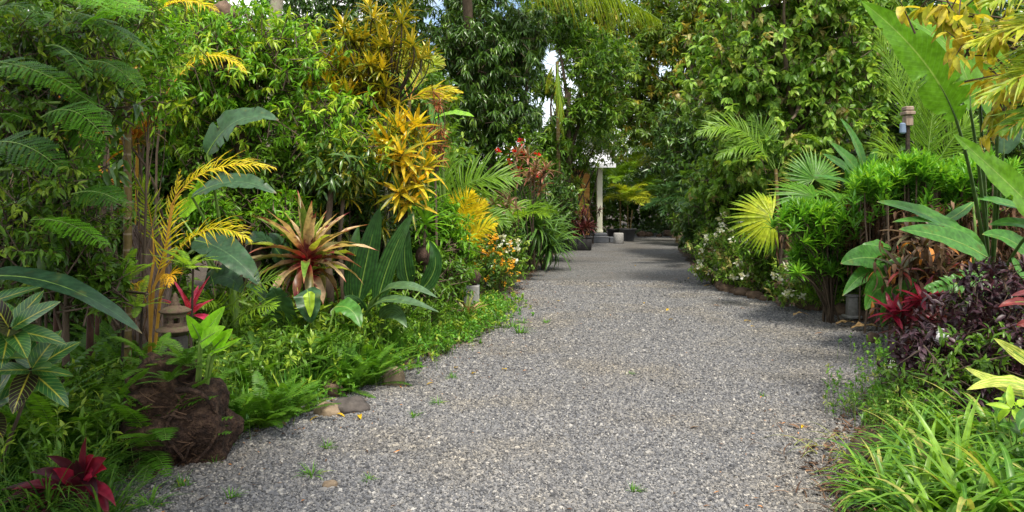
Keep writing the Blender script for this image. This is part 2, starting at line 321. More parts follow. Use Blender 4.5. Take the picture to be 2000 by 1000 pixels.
WM = dict(
 bark=solid("bark_brown", (.05, .035, .022), (.14, .10, .07), 9, .9, .6, .02, stretch=(1, 1, .35)),
 barkp=solid("bark_pale", (.16, .12, .08), (.36, .32, .24), 11, .9, .5, .015, c3=(.28, .3, .18)),
 barkd=solid("bark_dark", (.02, .015, .011), (.06, .042, .03), 10, .9, .6, .02),
 stemg=solid("stem_green", (.10, .2, .03), (.2, .3, .06), 14, .5, .1),
 stemd=solid('stem_shaded_green', (.04, .09, .02), (.09, .15, .035), 14, .6, .1),
 stemo=solid("stem_orange", (.42, .20, .03), (.55, .33, .05), 14, .5, .1),
 cane=solid("palm_cane", (.09, .065, .022), (.20, .14, .045), 16, .6, .3, .004, rings=((.26, .20, .13), 52)),
 fibre=solid("palm_fibre", (.06, .04, .03), (.30, .22, .19), 26, .95, .9, .03, stretch=(1.6, 1.6, .3)),
 root=solid("root_wood", (.010, .006, .004), (.040, .021, .013), 22, .9, 1., .03, c3=(.085, .05, .03)),
 stone=solid("lantern_stone", (.05, .032, .022), (.12, .08, .055), 30, .95, .6, .008, c3=(.08, .085, .035)),
 grey=solid("concrete_grey", (.22, .21, .20), (.36, .35, .33), 20, .9, .35, .005),
 white=solid("white_painted_stone", (.72, .72, .72), (.84, .84, .84), 14, .5, .1, .004),
 rockd=solid("rock_dark", (.045, .038, .034), (.10, .085, .075), 14, .9, .5, .01),
 rockt=solid("rock_tan", (.14, .10, .065), (.28, .21, .14), 16, .9, .5, .01),
 rockb=solid("rock_brown", (.08, .05, .035), (.18, .12, .08), 14, .9, .5, .01),
 coco=solid("coconut_fibre", (.03, .018, .013), (.10, .06, .045), 30, .95, .9, .01),
 wood=solid("weathered_wood", (.16, .11, .08), (.34, .26, .2), 20, .85, .4, .004, stretch=(1, 1, .2)),
)

# ------------------------------------------------------------------ plant parts
UP = A3(0, 0, 1)
def ribbon(mb, pts, N, W, prof='paddle', fold=.25, m=0, cross=2, rnd=.5, age=0., wave=.0, R=None, tears=0):
    """one big leaf blade along a polyline; N = which way its upper face looks"""
    K = len(pts); T = nrm(np.gradient(pts, axis=0)); N = nrm(N)
    s = nrm(np.cross(T, N)); n = np.cross(s, T); t = np.linspace(0, 1, K)
    w = PROF[prof](t) * W / 2; c = np.linspace(-1, 1, 2 * cross + 1); ph = (R.uniform(0, 6) if R is not None else 0)
    V = np.zeros((K, len(c), 3)); tear = np.ones((2, K))
    if tears and R is not None:
        for sd_ in (0, 1):
            for q_ in R.choice(np.arange(4, K - 3), tears, replace=False): tear[sd_, q_] = R.uniform(.25, .8)
    for i, ci in enumerate(c):
        lift = abs(ci) * math.sin(fold) - .18 * ci * ci * math.sin(fold) * 2
        wv = wave * ci * ci * np.sin(ph + t * 17 + ci * 2) + wave * .5 * ci * ci * np.sin(ph * 2 + t * 37)
        tt_ = np.minimum(1., tear[0 if ci < 0 else 1] / max(abs(ci), .01)) if abs(ci) > .3 else 1.
        V[:, i] = pts + (w * ci * tt_ * math.cos(fold))[:, None] * s + (w * (lift + wv))[:, None] * n
    nc = len(c); i = np.arange(K - 1)[:, None] * nc; j = np.arange(nc - 1)[None]
    Q = np.stack([i + j, i + j + 1, i + nc + j + 1, i + nc + j], -1).reshape(-1, 4)
    A = np.zeros((K, nc, 4)); A[..., 0] = (c + 1) / 2; A[..., 1] = t[:, None]; A[..., 2] = rnd; A[..., 3] = age
    mb.add(V.reshape(-1, 3), Q, A.reshape(-1, 4), m)
def frond(mb, R, p0, p1, p2, n=36, ll=.35, lw=.028, ang=62, lift=.25, droop=.5, start=.18, N=UP, rr=.009, age=0., S=3, tip=.45, lv=0., sides=5, hang=0., rb=None):
    pts = bez(p0, p1, p2, 16); T = nrm(np.gradient(pts, axis=0))
    tube(mb, pts, rr, rr * .25, sides, 1)
    t = np.linspace(start, .995, n); ix = t * 15; i0 = np.clip(ix.astype(int), 0, 14); f = (ix - i0)[:, None]
    P = pts[i0] * (1 - f) + pts[i0 + 1] * f; TT = nrm(T[i0] * (1 - f) + T[i0 + 1] * f)
    N = nrm(N); sd = nrm(np.cross(TT, N)); nn = np.cross(sd, TT)
    q = (t - start) / (1 - start); le = ll * (np.sin(np.pi * (q * .8 + .14)) ** .7) * (1 - (1 - tip) * q ** 3) * R.uniform(.8, 1.08, n) * np.where(R.random(n) < .05, .35, 1.)
    an = np.radians(ang * (1 - .55 * q ** 1.5)) [:, None]
    rnd = rb if rb is not None else R.random()
    for sg in (-1, 1):
        j = R.normal(size=(n, 3)) * .11
        D = np.cos(an) * TT + np.sin(an) * (sg * sd * math.cos(lift) + nn * math.sin(lift)) + j - hang * UP
        blades(mb, P, D, nn + R.normal(size=(n, 3)) * .12 + 0 * UP, le * R.uniform(.88, 1.08, n), lw, droop * R.uniform(.4, 2.0, n), S, 'leaflet', .5 , rnd=np.clip(rnd * .6 + R.random(n) * .4, 0, 1), age=age)
def leafN(az, el):
    return A3(math.cos(az) * math.cos(el), math.sin(az) * math.cos(el), math.sin(el))
def rosette(mb, R, c, n, L, W, e0=5, e1=80, bend=.6, prof='ticord', ax=UP, S=5, fold=.4, m=0, ages=True, wave=0., rnd=None, jit=.15, agef=None, r0=.01):
    """n leaves round axis ax; e1 = steep young ones, e0 = outermost"""
    ax = nrm(ax); a1 = nrm(np.cross(ax, A3(.2, .95, .1))); a2 = np.cross(ax, a1)
    i = np.arange(n); az = i * 2.39996 + R.uniform(0, 6) + R.normal(size=n) * .2; q = (i + .5) / n
    el = np.radians(e1 + (e0 - e1) * q + R.normal(size=n) * 6)
    rad = np.cos(az)[:, None] * a1 + np.sin(az)[:, None] * a2
    D = np.cos(el)[:, None] * rad + np.sin(el)[:, None] * ax
    LL = L * (0.65 + .35 * np.sin(np.pi * np.clip(q * .8 + .15, 0, 1))) * (1 + R.normal(size=n) * jit)
    P = np.asarray(c) + rad * r0 - ax * (q[:, None] * L * .12)
    ag = (1 - q) if agef is None else agef(q, R)
    blades(mb, P, D, ax + 0 * rad + (UP * .3), LL, W * (1 + R.normal(size=n) * .1), bend * (.4 + q * 1.1), S, prof, fold, rnd=R.random(n) if rnd is None else rnd, age=ag if ages else 0., m=m, R=R, wave=wave)

def clusters(mb, R, Cn, Ax, k, L, W, prof='lance', spread=.9, droop=.3, bend=.5, S=3, fold=.35, flush=0., stem=.12, m=0):
    M = len(Cn); crn = R.random(M); fl = (R.random(M) < flush).astype(float)
    Cn = np.repeat(Cn, k, 0); Ax = np.repeat(Ax, k, 0); cr_ = np.repeat(crn, k); f_ = np.repeat(fl, k); n = M * k
    s = R.random(n)[:, None]
    D = nrm(Ax * .45 + rdir(R, n) * spread + A3(0, 0, -droop))
    blades(mb, Cn + Ax * (s - .6) * stem, D, UP + Ax * .5 + R.normal(size=(n, 3)) * .35, L * R.uniform(.6, 1.15, n), W * R.uniform(.75, 1.15, n), bend * R.uniform(.2, 1.5, n), S, prof, fold,
           rnd=np.clip(cr_ * .55 + R.random(n) * .45, 0, 1), age=np.clip(f_ * R.uniform(.4, 1, n), 0, 1), m=m)
def crown_pts(R, ells, M, lump=.28, shell=2.6):
    vol = np.array([e[1][0] * e[1][1] * e[1][2] for e in ells]) ** .75; ch = R.choice(len(ells), M, p=vol / vol.sum())
    c = np.array([e[0] for e in ells])[ch]; r = np.array([e[1] for e in ells])[ch]
    d = rdir(R, M); off = Vector(R.uniform(-40, 40, 3))
    k = np.array([1 + lump * 1.6 * mnoise.noise(Vector(x) * 2.3 + off) + lump * .9 * mnoise.noise(Vector(x) * 5.5 + off) for x in d])
    rr = (R.random(M) ** (1 / shell) * k)[:, None]
    return c + d * r * rr, d
def tree(name, label, cat, seed, base, trunk, tr, ells, M, k, L, W, leaf, bark='bark', prof='lance', droop=.35, bend=.5, flush=0., limbs=10, S=3, stem=.14, spread=.9, lump=.28, group=None, tw=.3, shell=2.6, fold=.35, extra=None, twr=.006):
    """base = world ground point; trunk/ells in world coordinates (made local here)"""
    R = RS(seed); b = np.array([base[0], base[1], 0.]); root = thing(name, label, cat, b, group=group)
    mb = MB(); wb = MB(); ells = [(np.asarray(c) - b, np.asarray(r)) for c, r in ells]
    P, d = crown_pts(R, ells, M, lump, shell)
    keep = P[:, 2] > .12; P = P[keep]; d = d[keep]
    ax = nrm(d * .7 + UP * .35 + R.normal(size=P.shape) * .4)
    clusters(mb, R, P, ax, k, L, W, prof, spread, droop, bend, S, fold, flush, stem)
    tp = np.asarray(trunk, float) - b
    tube(wb, np.concatenate([[tp[0] - UP * .05], tp]), 0, sides=10, radii=np.concatenate([[tr * 1.35], np.linspace(tr, tr * .45, len(tp))]))
    for i in range(limbs):
        j = R.integers(len(P)); tgt = P[j] * .82 + ells[0][0] * .18; q = R.uniform(.35, 1) * (len(tp) - 1); i0 = min(int(q), len(tp) - 2); s0 = tp[i0] + (tp[i0 + 1] - tp[i0]) * (q - i0)
        md = (s0 + tgt) / 2 + R.normal(size=3) * .12 * np.linalg.norm(tgt - s0) + A3(0, 0, .1)
        tube(wb, bez(s0, md, tgt, 7), tr * .42, tr * .1, 5)
    cc = ells[0][0]
    twigs(wb, P - ax * tw + R.normal(size=P.shape) * .04, P + ax * .02, twr * 1.4, twr * .5)
    wb.build("trunk", WM[bark], root); cr_ = mb.build("crown", LM[leaf], root)
    if extra: extra(root, R, P, ax)
    return root

# ------------------------------------------------------------------ ground, gravel drive
def soil_mat():
    m, t, nd, lk, out = newmat("soil")
    tcn = nd.new("ShaderNodeTexCoord"); n = nd.new("ShaderNodeTexNoise"); n.inputs["Scale"].default_value = 3; n.inputs["Detail"].default_value = 10; n.inputs["Roughness"].default_value = .75
    lk.new(tcn.outputs["Object"], n.inputs["Vector"]); rp = ramp(nd, [(.3, (.022, .016, .011)), (.55, (.06, .042, .028)), (.7, (.03, .045, .014))]); lk.new(n.outputs[0], rp.inputs[0])
    p = nd.new("ShaderNodeBsdfPrincipled"); p.inputs["Roughness"].default_value = .95; lk.new(rp.outputs[0], p.inputs["Base Color"])
    n2 = nd.new("ShaderNodeTexNoise"); n2.inputs["Scale"].default_value = 30; n2.inputs["Detail"].default_value = 6; lk.new(tcn.outputs["Object"], n2.inputs["Vector"])
    b = nd.new("ShaderNodeBump"); b.inputs["Distance"].default_value = .03; lk.new(n2.outputs[0], b.inputs["Height"]); lk.new(b.outputs[0], p.inputs["Normal"])
    lk.new(p.outputs[0], out.inputs[0]); return m
def gravel_mat():
    m, t, nd, lk, out = newmat("gravel_surface")
    tcn = nd.new("ShaderNodeTexCoord"); vo = nd.new("ShaderNodeTexVoronoi"); vo.inputs["Scale"].default_value = 46; vo.inputs["Randomness"].default_value = 1
    lk.new(tcn.outputs["Object"], vo.inputs["Vector"])
    sp = nd.new("ShaderNodeSeparateColor"); lk.new(vo.outputs["Color"], sp.inputs[0])
    rp = ramp(nd, STONE); lk.new(sp.outputs[0], rp.inputs[0])
    gap = mapr(nd, lk, vo.outputs["Distance"], .35, .75, 1., .35); n = nd.new("ShaderNodeTexNoise"); n.inputs["Scale"].default_value = .55; n.inputs["Detail"].default_value = 5
    lk.new(tcn.outputs["Object"], n.inputs["Vector"])
    col = mixc(nd, lk, mapr(nd, lk, n.outputs[0], .42, .68, 0, .55), rp.outputs[0], (.12, .10, .078))
    hs = nd.new("ShaderNodeHueSaturation"); lk.new(col, hs.inputs["Color"]); lk.new(gap, hs.inputs["Value"])
    p = nd.new("ShaderNodeBsdfPrincipled"); p.inputs["Roughness"].default_value = .85; lk.new(hs.outputs[0], p.inputs["Base Color"])
    hh = mth(nd, lk, 'ADD', mth(nd, lk, 'MULTIPLY', vo.outputs["Distance"], -1.), mth(nd, lk, 'MULTIPLY', sp.outputs[1], .7))
    b = nd.new("ShaderNodeBump"); b.inputs["Distance"].default_value = .012; b.inputs["Strength"].default_value = .9; lk.new(hh, b.inputs["Height"]); lk.new(b.outputs[0], p.inputs["Normal"])
    lk.new(p.outputs[0], out.inputs[0]); return m
STONE = [(0, (.045, .045, .047)), (.2, (.095, .095, .098)), (.5, (.155, .153, .152)), (.8, (.208, .200, .188)), (.95, (.28, .262, .232)), (1, (.40, .38, .34))]
def stone_mat():
    m, t, nd, lk, out = newmat("crushed_stone")
    a = nd.new("ShaderNodeAttribute"); a.attribute_name = "lf"; sp = nd.new("ShaderNodeSeparateColor"); lk.new(a.outputs["Color"], sp.inputs[0])
    rp = ramp(nd, STONE); lk.new(sp.outputs[2], rp.inputs[0]); tcn = nd.new('ShaderNodeTexCoord'); n = nd.new('ShaderNodeTexNoise'); n.inputs['Scale'].default_value = .8; n.inputs['Detail'].default_value = 5
    lk.new(tcn.outputs['Object'], n.inputs['Vector']); warm = mixc(nd, lk, mapr(nd, lk, n.outputs[0], .45, .65), (1., 1., 1.03), (1.06, 1.0, .92)); rp = type('o', (), dict(outputs=[mixc(nd, lk, 1., rp.outputs[0], warm, 'MULTIPLY')]))
    p = nd.new("ShaderNodeBsdfPrincipled"); p.inputs["Roughness"].default_value = .8; lk.new(rp.outputs[0], p.inputs["Base Color"]); lk.new(p.outputs[0], out.inputs[0]); return m

me = bpy.data.meshes.new("ground"); me.from_pydata([(-400, -100, 0), (400, -100, 0), (400, 700, 0), (-400, 700, 0)], [], [(0, 1, 2, 3)])
go = bpy.data.objects.new("ground", me); C.objects.link(go); me.materials.append(soil_mat()); tag(go, kind="structure")

PE = np.array([  # Y, left X, right X of the drive
 (-3, -3.2, 1.7), (2, -2.75, 1.65), (3.9, -2.35, 1.62), (4.6, -2.0, 1.8), (5.3, -1.70, 2.25), (6.2, -1.38, 2.9), (7.1, -.98, 3.7), (8.1, -.62, 4.45), (9.1, -.30, 4.75),
 (10.2, -.12, 4.6), (11.5, 0.0, 4.15), (13.2, .12, 3.7), (15.5, .35, 4.0), (18.5, .68, 4.5), (21.5, 1.1, 5.0), (24.5, 1.75, 5.5), (28, 3.0, 6.3), (31, 3.6, 6.9), (34, 4.6, 8.4), (38, 5.5, 12), (41, 7, 14)])
def edges(y): return np.interp(y, PE[:, 0], PE[:, 1]), np.interp(y, PE[:, 0], PE[:, 2])
ys = np.linspace(-3, 41, 300); lx, rx = edges(ys); R = RS(3)
nz = lambda y, s: np.array([mnoise.noise(Vector((a * 1.3, s, 0))) * .16 + mnoise.noise(Vector((a * 4.1, s, 5))) * .07 for a in y])
lx = lx + nz(ys, 1.); rx = rx + nz(ys, 9.); mb = MB()
V = np.zeros((300, 9, 3)); V[..., 0] = lx[:, None] + (rx - lx)[:, None] * np.linspace(0, 1, 9)[None]; V[..., 1] = ys[:, None]; V[..., 2] = .006
i = np.arange(299)[:, None] * 9; j = np.arange(8)[None]
mb.add(V.reshape(-1, 3), np.stack([i + j, i + j + 1, i + j + 10, i + j + 9], -1).reshape(-1, 4))
tag(mb.build("gravel_path", gravel_mat()), kind="structure")

def stones(N, y0, y1, size, seed, spread=.25):
    R = RS(seed); y = y0 + (y1 - y0) * R.random(N) ** 1.5; l, r = edges(y)
    x = l - spread + (r - l + 2 * spread) * R.random(N)
    s = size * R.lognormal(0, .32, N) * (1 + .35 * (y - y0) / (y1 - y0))
    cube = np.array([(-1, -1, -1), (1, -1, -1), (1, 1, -1), (-1, 1, -1), (-1, -1, 1), (1, -1, 1), (1, 1, 1), (-1, 1, 1)], float) * .5
    V = cube[None] * (1 + R.normal(size=(N, 8, 3)) * .28); V[:, 4:, :2] *= .68
    V = V * np.stack([s * R.uniform(.8, 1.5, N), s * R.uniform(.6, 1., N), s * R.uniform(.35, .65, N)], 1)[:, None]
    a = R.uniform(0, 6.28, N); tl = R.normal(size=N) * .3
    ca, sa = np.cos(a)[:, None], np.sin(a)[:, None]; ct, st = np.cos(tl)[:, None], np.sin(tl)[:, None]
    X = V[..., 0] * ct - V[..., 2] * st; Z = V[..., 0] * st + V[..., 2] * ct
    V = np.stack([X * ca - V[..., 1] * sa + x[:, None], X * sa + V[..., 1] * ca + y[:, None], Z + .006 + (s * .22)[:, None]], -1)
    f = np.array([(4, 5, 6, 7), (0, 1, 5, 4), (1, 2, 6, 5), (2, 3, 7, 6), (3, 0, 4, 7)])
    Q = f[None] + (np.arange(N) * 8)[:, None, None]; A = np.zeros((N, 8, 4)); A[..., 2] = (R.random(N) ** 1.0)[:, None]
    mb = MB(); mb.add(V.reshape(-1, 3), Q.reshape(-1, 4), A.reshape(-1, 4)); return mb
SM = stone_mat()
tag(stones(330000, 3.2, 15, .0098, 11).build("gravel", SM, smooth=False), "loose grey crushed gravel strewn over the drive", None, None, "stuff")

# fallen-leaf litter on the beds (nobody could count it)
R = RS(21); mb = MB(); n = 9000; y = 3.2 + 24 * R.random(n) ** 1.5; l, r = edges(y); sd = R.random(n) < .5
x = np.where(sd, l - np.abs(R.normal(size=n)) * .9 + .06, r + np.abs(R.normal(size=n)) * .8 + .02)
blades(mb, np.stack([x, y, .012 + .01 * R.random(n)], 1), np.stack([R.normal(size=n), R.normal(size=n), R.random(n) * .25], 1), UP, R.uniform(.03, .11, n), R.uniform(.012, .04, n), R.uniform(-.6, 1, n), 2, 'ovate', .3, R=R)
tag(mb.build("leaf_litter", LM['brown']), "dry brown leaf litter along both edges of the drive", None, None, "stuff")

# ------------------------------------------------------------------ house corner at the end of the drive
wood_o = solid("orange_timber", (.60, .26, .06), (.78, .40, .12), 5, .6, .3, .004, stretch=(.4, 1, 4))
cream = solid("cream_paint", (.68, .65, .47), (.78, .75, .58), 4, .5, .05)
roofm = solid("white_roof_metal", (.66, .67, .7), (.82, .83, .85), 3, .35, .05)
dkbox = solid("dark_grey_tile", (.06, .065, .075), (.11, .115, .125), 5, .6, .1); lttrim = solid("light_grout", (.3, .3, .31), (.4, .4, .41), 5, .8, 0)
glass = solid("window_dark", (.02, .025, .03), (.04, .05, .055), 2, .15, 0, spec=.8)
YH = 29.3
hx = gx(1171, YH)
house = thing("house", "small house with orange timber wall and white metal roof behind potted shrubs", "house", (hx, YH, 0))
b = MB(); nb = 14
for k in range(nb): boxm(b, (-3.3, 1.9 + .002 * (k % 2), .32 + k * .2), (6.2, .14, .192), bev=.012)
b.build("wall", wood_o, house, smooth=False)
b = MB(); boxm(b, (-2.2, 1.80, 1.7), (1.3, .10, 1.2), bev=.02); wn = b.build("window", cream, house, smooth=False)
b = MB(); boxm(b, (-2.2, 1.745, 1.7), (1.1, .02, 1.0)); b.build("pane", glass, wn)
b = MB(); boxm(b, (0, 0, .38 + 1.3), (.21, .21, 2.6), bev=.015); boxm(b, (0, 0, .45), (.25, .25, .10), bev=.012); boxm(b, (0, 0, 2.94), (.26, .26, .10), bev=.012)
pst = b.build("veranda_post", cream, house, smooth=False)
b = MB(); boxm(b, (-.03, 0, .13), (.72, .66, .26), bev=.02); boxm(b, (0, 0, .32), (.56, .52, .14), bev=.02); b.build("plinth", dkbox, house, smooth=False)
b = MB(); boxm(b, (0, -.337, .36), (.5, .006, .015)); boxm(b, (-.03, -.34, .245), (.7, .015, .02)); b.build("trim", lttrim, house, smooth=False)
b = MB(); boxm(b, (.62, .12, .11), (.5, .7, .22), bev=.02); b.build("step", dkbox, house, smooth=False)
b = MB(); boxm(b, (-3.2, 1.1, .1), (6.0, 2.4, .2)); b.build("veranda_floor", dkbox, house, smooth=False)
b = MB(); R = RS(5)
xs = np.linspace(-7.0, .50, 90); rz_ = .02 * np.sin(np.arange(90) * 2.2)      # corrugated sheet rising to the back
V = np.zeros((2, 90, 2, 3)); V[..., 0] = xs[None, :, None]; V[:, :, 0, 1] = -.75; V[:, :, 1, 1] = 4.2
for q in (0, 1): V[q, :, 0, 2] = 3.06 + rz_ - .03 * q; V[q, :, 1, 2] = 4.45 + rz_ - .03 * q
i = np.arange(89)[:, None] * 2
for q in (0, 1): b.add(V[q].reshape(-1, 3), np.concatenate([i, i + 1, i + 3, i + 2], 1))
boxm(b, (-3.24, -.77, 3.02), (7.56, .04, .16), bev=.01); b.build("roof", roofm, house, smooth=False)

# ------------------------------------------------------------------ pots and garden furniture
def pot(name, label, px, py, Y, r, h, mat, wob=0., cat="pot"):
    b = MB(); lathe(b, [(r * .68, 0), (r * .95, h * .85), (r * 1.04, h * .87), (r * 1.05, h), (r * .93, h), (r * .9, h * .9), (.001, h * .88)], 28, wob=wob)
    o = b.build(name, mat, loc=(gx(px, Y), Y, .0)); return tag(o, label, cat)
potd = solid("pot_charcoal", (.05, .05, .055), (.09, .09, .095), 8, .5, .1)
pot("plant_pot", "wide charcoal pot holding a lime-green palm beside the concrete cylinder", 1226, 470, 30.6, .34, .52, potd)
pot("plant_pot", "black pot half hidden behind the concrete cylinder by the veranda", 1198, 470, 31.2, .26, .48, solid("pot_black", (.015, .015, .017), (.03, .03, .03), 8, .5, .1))
b = MB(); lathe(b, [(.001, 0), (.185, 0), (.2, .02), (.195, .38), (.18, .41), (.001, .415)], 20, wob=.03)
tag(b.build("concrete_cylinder", WM['grey'], loc=(gx(1208, 28.6), 28.6, .004)), "upright pale concrete cylinder standing on the gravel before the pots", "bollard")
def trough(label, px, Y, wx, h, rz=0.):
    b = MB(); boxm(b, (0, 0, h / 2), (wx, .55, h), taper=1.06, bev=.03); boxm(b, (0, 0, h + .015), (wx * 1.08, .62, .05), bev=.012)
    o = b.build("planter_box", solid("planter_black", (.012, .012, .013), (.03, .028, .028), 8, .6, .2), loc=(gx(px, Y), Y, 0.004)); o.rotation_euler.z = rz; return tag(o, label, "planter")
trough("long black planter box under the wine red shrubs near the house", 1125, 24.6, .95, .42, .05)

# garden light, white globe, birdhouse, ledge post
b = MB(); boxm(b, (0, 0, .02), (.2, .2, .04), bev=.008); boxm(b, (0, 0, .16), (.13, .13, .25), bev=.012, taper=.93); boxm(b, (0, 0, .30), (.155, .155, .03), bev=.008)
o = b.build("garden_light", WM['grey'], loc=(gx(1664, 9.9), 9.9, .05)); tag(o, "squat grey bollard light among stones at the bed edge", "garden light")
b = MB(); blob(b, (0, 0, 0), (.10, .10, .075), RS(77), .16, 1.3, 30, 18)
tag(b.build("white_rock", WM['white'], loc=at(1850, 660, 6.0)), "white painted rock showing through the purple bush", "rock")
b = MB(); boxm(b, (0, 0, -.66), (.04, .04, 1.32), bev=.006); t = thing("bird_house", "brown wooden bird house on a post between the palm fronds", "bird house", at(1773, 246, 8.8))
b.V[0][:, 2] = np.where(b.V[0][:, 2] < -1, -hz(246, 8.8), b.V[0][:, 2]); b.build("post", WM['barkd'], t, smooth=False)
b = MB(); boxm(b, (0, 0, .06), (.085, .10, .12), bev=.006); b.build("box", WM['wood'], t, smooth=False)
b = MB(); boxm(b, (0, 0, .15), (.115, .15, .045), bev=.008); boxm(b, (0, 0, .205), (.095, .12, .05), bev=.008); b.build("roof", WM['wood'], t, smooth=False)
b = MB(); boxm(b, (-.07, -.02, -.03), (.07, .05, .13), bev=.015); b.build("feeder_tray", solid("blue_grey_plastic", (.12, .17, .25), (.16, .21, .3), 5, .4, 0), t, smooth=False)
t = thing("stone_post", "short pale concrete post topped with a mossy ball behind the bromeliad", "post", (gx(921, 10.4), 10.4, 0))
b = MB(); boxm(b, (0, 0, .22), (.22, .22, .44), bev=.015); b.build("shaft", WM['grey'], t, smooth=False)
b = MB(); blob(b, (-.02, 0, .54), (.15, .14, .12), RS(8), .2, 2, 20, 12); b.build("ball", WM['coco'], t)

# stone lantern standing on a low plinth
YL = 5.2; t = thing("stone_lantern", "small brown pagoda lantern with two tiered roofs in front of the pink cordyline", "lantern", (gx(342, YL), YL, 0))
zl = hz(650, YL)
b = MB(); boxm(b, (0, 0, (zl - .02) / 2), (.15, .15, zl - .02), bev=.015, taper=.9); b.build("pedestal", WM['rockd'], t, smooth=False)
b = MB(); lathe(b, [(.001, zl - .02), (.06, zl - .02), (.10, zl + .012), (.128, zl + .018), (.125, zl + .03), (.09, zl + .045), (.065, zl + .052), (.001, zl + .055)], 32, wob=.015); b.build("lower_roof", WM['stone'], t)
b = MB()
for k in range(6):
    a = k * math.pi / 3 + .52; boxm(b, (.062 * math.cos(a), .062 * math.sin(a), zl + .095), (.022, .03, .085), rz=a)
lathe(b, [(.075, zl + .05), (.075, zl + .075), (.06, zl + .075), (.06, zl + .05)], 20); lathe(b, [(.06, zl + .112), (.076, zl + .112), (.076, zl + .14), (.001, zl + .14)], 20)
b.build("lantern_chamber", WM['stone'], t, smooth=False)
b = MB(); lathe(b, [(.001, zl + .135), (.08, zl + .135), (.106, zl + .15), (.108, zl + .158), (.07, zl + .18), (.04, zl + .188), (.03, zl + .2), (.001, zl + .2)], 32, wob=.015); b.build("upper_roof", WM['stone'], t)
b = MB(); lathe(b, [(.032, zl + .195), (.036, zl + .205), (.024, zl + .214), (.03, zl + .226), (.02, zl + .236), (.024, zl + .248), (.013, zl + .258), (.015, zl + .27), (.001, zl + .285)], 18); b.build("finial", WM['stone'], t)

# root stump
YS = 4.62; R = RS(31); sx = gx(345, YS)
t = thing("tree_stump", "knotted dark brown root ball stump at the edge of the gravel", "stump", (sx, YS, 0))
b = MB(); blob(b, (0, 0, .21), (.29, .24, .25), R, .55, 1.5, 140, 90, fine=.06); b.build("root_ball", WM['root'], t)
b = MB(); blob(b, (-.09, .08, .46), (.19, .15, .18), R, .6, 2.0, 60, 40, fine=.06); b.build("crown_wood", WM['root'], t)
b = MB(); n = 480; a = R.uniform(0, 6.28, n); z = R.uniform(.02, .5, n); rad = .275 * np.sqrt(np.maximum(.12, 1 - ((z - .24) / .34) ** 2)) * R.uniform(.95, 1.1, n)
sg_ = R.choice([-1., 1.], n); blades(b, np.stack([rad * np.cos(a), rad * np.sin(a) * .87, z], 1), np.stack([-np.sin(a) * sg_ + np.cos(a) * .15, np.cos(a) * sg_ + np.sin(a) * .15, R.normal(size=n) * .6 - .2], 1), np.stack([np.cos(a), np.sin(a), 0 * a], 1), R.uniform(.05, .16, n), .007, R.uniform(.2, 1.6, n), 4, 'grass', .3, R=R); b.build("root_fibres", LM['rootf'], t)
for k in range(15):
    a0 = R.uniform(0, 6.28); z0 = R.uniform(.1, .5); pts = []; a = a0; z = z0; da = R.uniform(-.16, .16); dz = R.uniform(-.055, .01); rr0 = R.uniform(.005, .013)
    for q in range(12):
        rad = .285 * math.sqrt(max(.12, 1 - ((z - .24) / .34) ** 2)) * (1 + .1 * R.random()); pts.append((rad * math.cos(a), rad * math.sin(a) * .87, max(.0, z))); a += da + R.normal() * .05; z += dz + R.normal() * .012
    b = MB(); tube(b, pts, rr0, rr0 * .4, 6); b.build("root", WM['root'], t)
for (pa, pb, pc, r) in (((.08, -.18, .47), (.30, -.26, .52), (.31, -.14, .30), .018), ((.30, -.15, .32), (.34, -.13, .16), (.2, -.2, .05), .015), ((-.2, -.16, .18), (-.33, -.2, .1), (-.30, -.26, 0.), .02), ((0, -.2, .1), (.05, -.30, .09), (.02, -.36, 0.), .02), ((-.1, -.2, .1), (-.14, -.33, .06), (-.12, -.38, 0), .016)):
    b = MB(); tube(b, bez(pa, pb, pc, 10), r, r * .55, 7); b.build("root", WM['root'], t)

# rocks: drive edging and loose stones (px, py of the foot, width m, height m, material, label)
rk = [(684, 802, .30, .10, 'rockd', "dark smooth boulder lying at the fern edge of the gravel"), (640, 809, .20, .085, 'rockt', "rounded tan rock leaning against the dark boulder"),
      (768, 752, .20, .16, 'rockt', "tan rock half buried under the ferns further up the drive"), (645, 951, .09, .035, 'rockt', "small flat tan stone alone on the near gravel"),
      (1745, 726, .17, .12, 'white', "pale round stone beside the low green ground cover"), (232, 990, .12, .05, 'rockd', "flat dark stone below the red cordyline"),
      (1705, 670, .15, .12, 'rockb', "reddish stone under the drooping ginger leaves")]
for k, (px, py, wd, h, m_, lab) in enumerate(rk):
    Y = 2310 / (py - 395); b = MB(); blob(b, (0, 0, h * .3), (wd / 2, wd / 2.6, h * .75), RS(200 + k), .22, 1.5, 30, 18)
    tag(b.build("rock", WM[m_], loc=(gx(px, Y), Y, 0)), lab, "rock")
R = RS(41); protos = []
for k in range(5):
    b = MB(); blob(b, (0, 0, .04), (.14, .10, .085), RS(300 + k), .35, 1.8, 22, 14); protos.append(b)
q = 0
def edge_stone(x, y, s, lab, grp):
    global q
    k = q % 5
    if q < 5: o = protos[k].build("edging_stone", WM['rockb']); protos[k] = o
    else: o = protos[k].copy(); C.objects.link(o)
    q += 1; o.location = (x, y, 0); o.rotation_euler = (0, 0, R.uniform(0, 6)); o.scale = (s, s, s * R.uniform(.7, 1.2)); tag(o, lab, "edging stone", grp)
for k in range(34):
    y = 9.0 + k * .19 + R.normal() * .04; l, r = edges(y); edge_stone(float(r) + .16 + R.normal() * .05, y, R.uniform(.6, 1.25), "rough brown stone edging the flower bed on the far side of the drive", "brown stones edging the white flower bed")
for k in range(14):
    y = 6.2 + k * .55 + R.normal() * .04; l, r = edges(y); edge_stone(float(l) - .16 + R.normal() * .06, y, R.uniform(.5, 1.), "rough brown stone tucked under the fern side of the drive", "stones under the ferns")
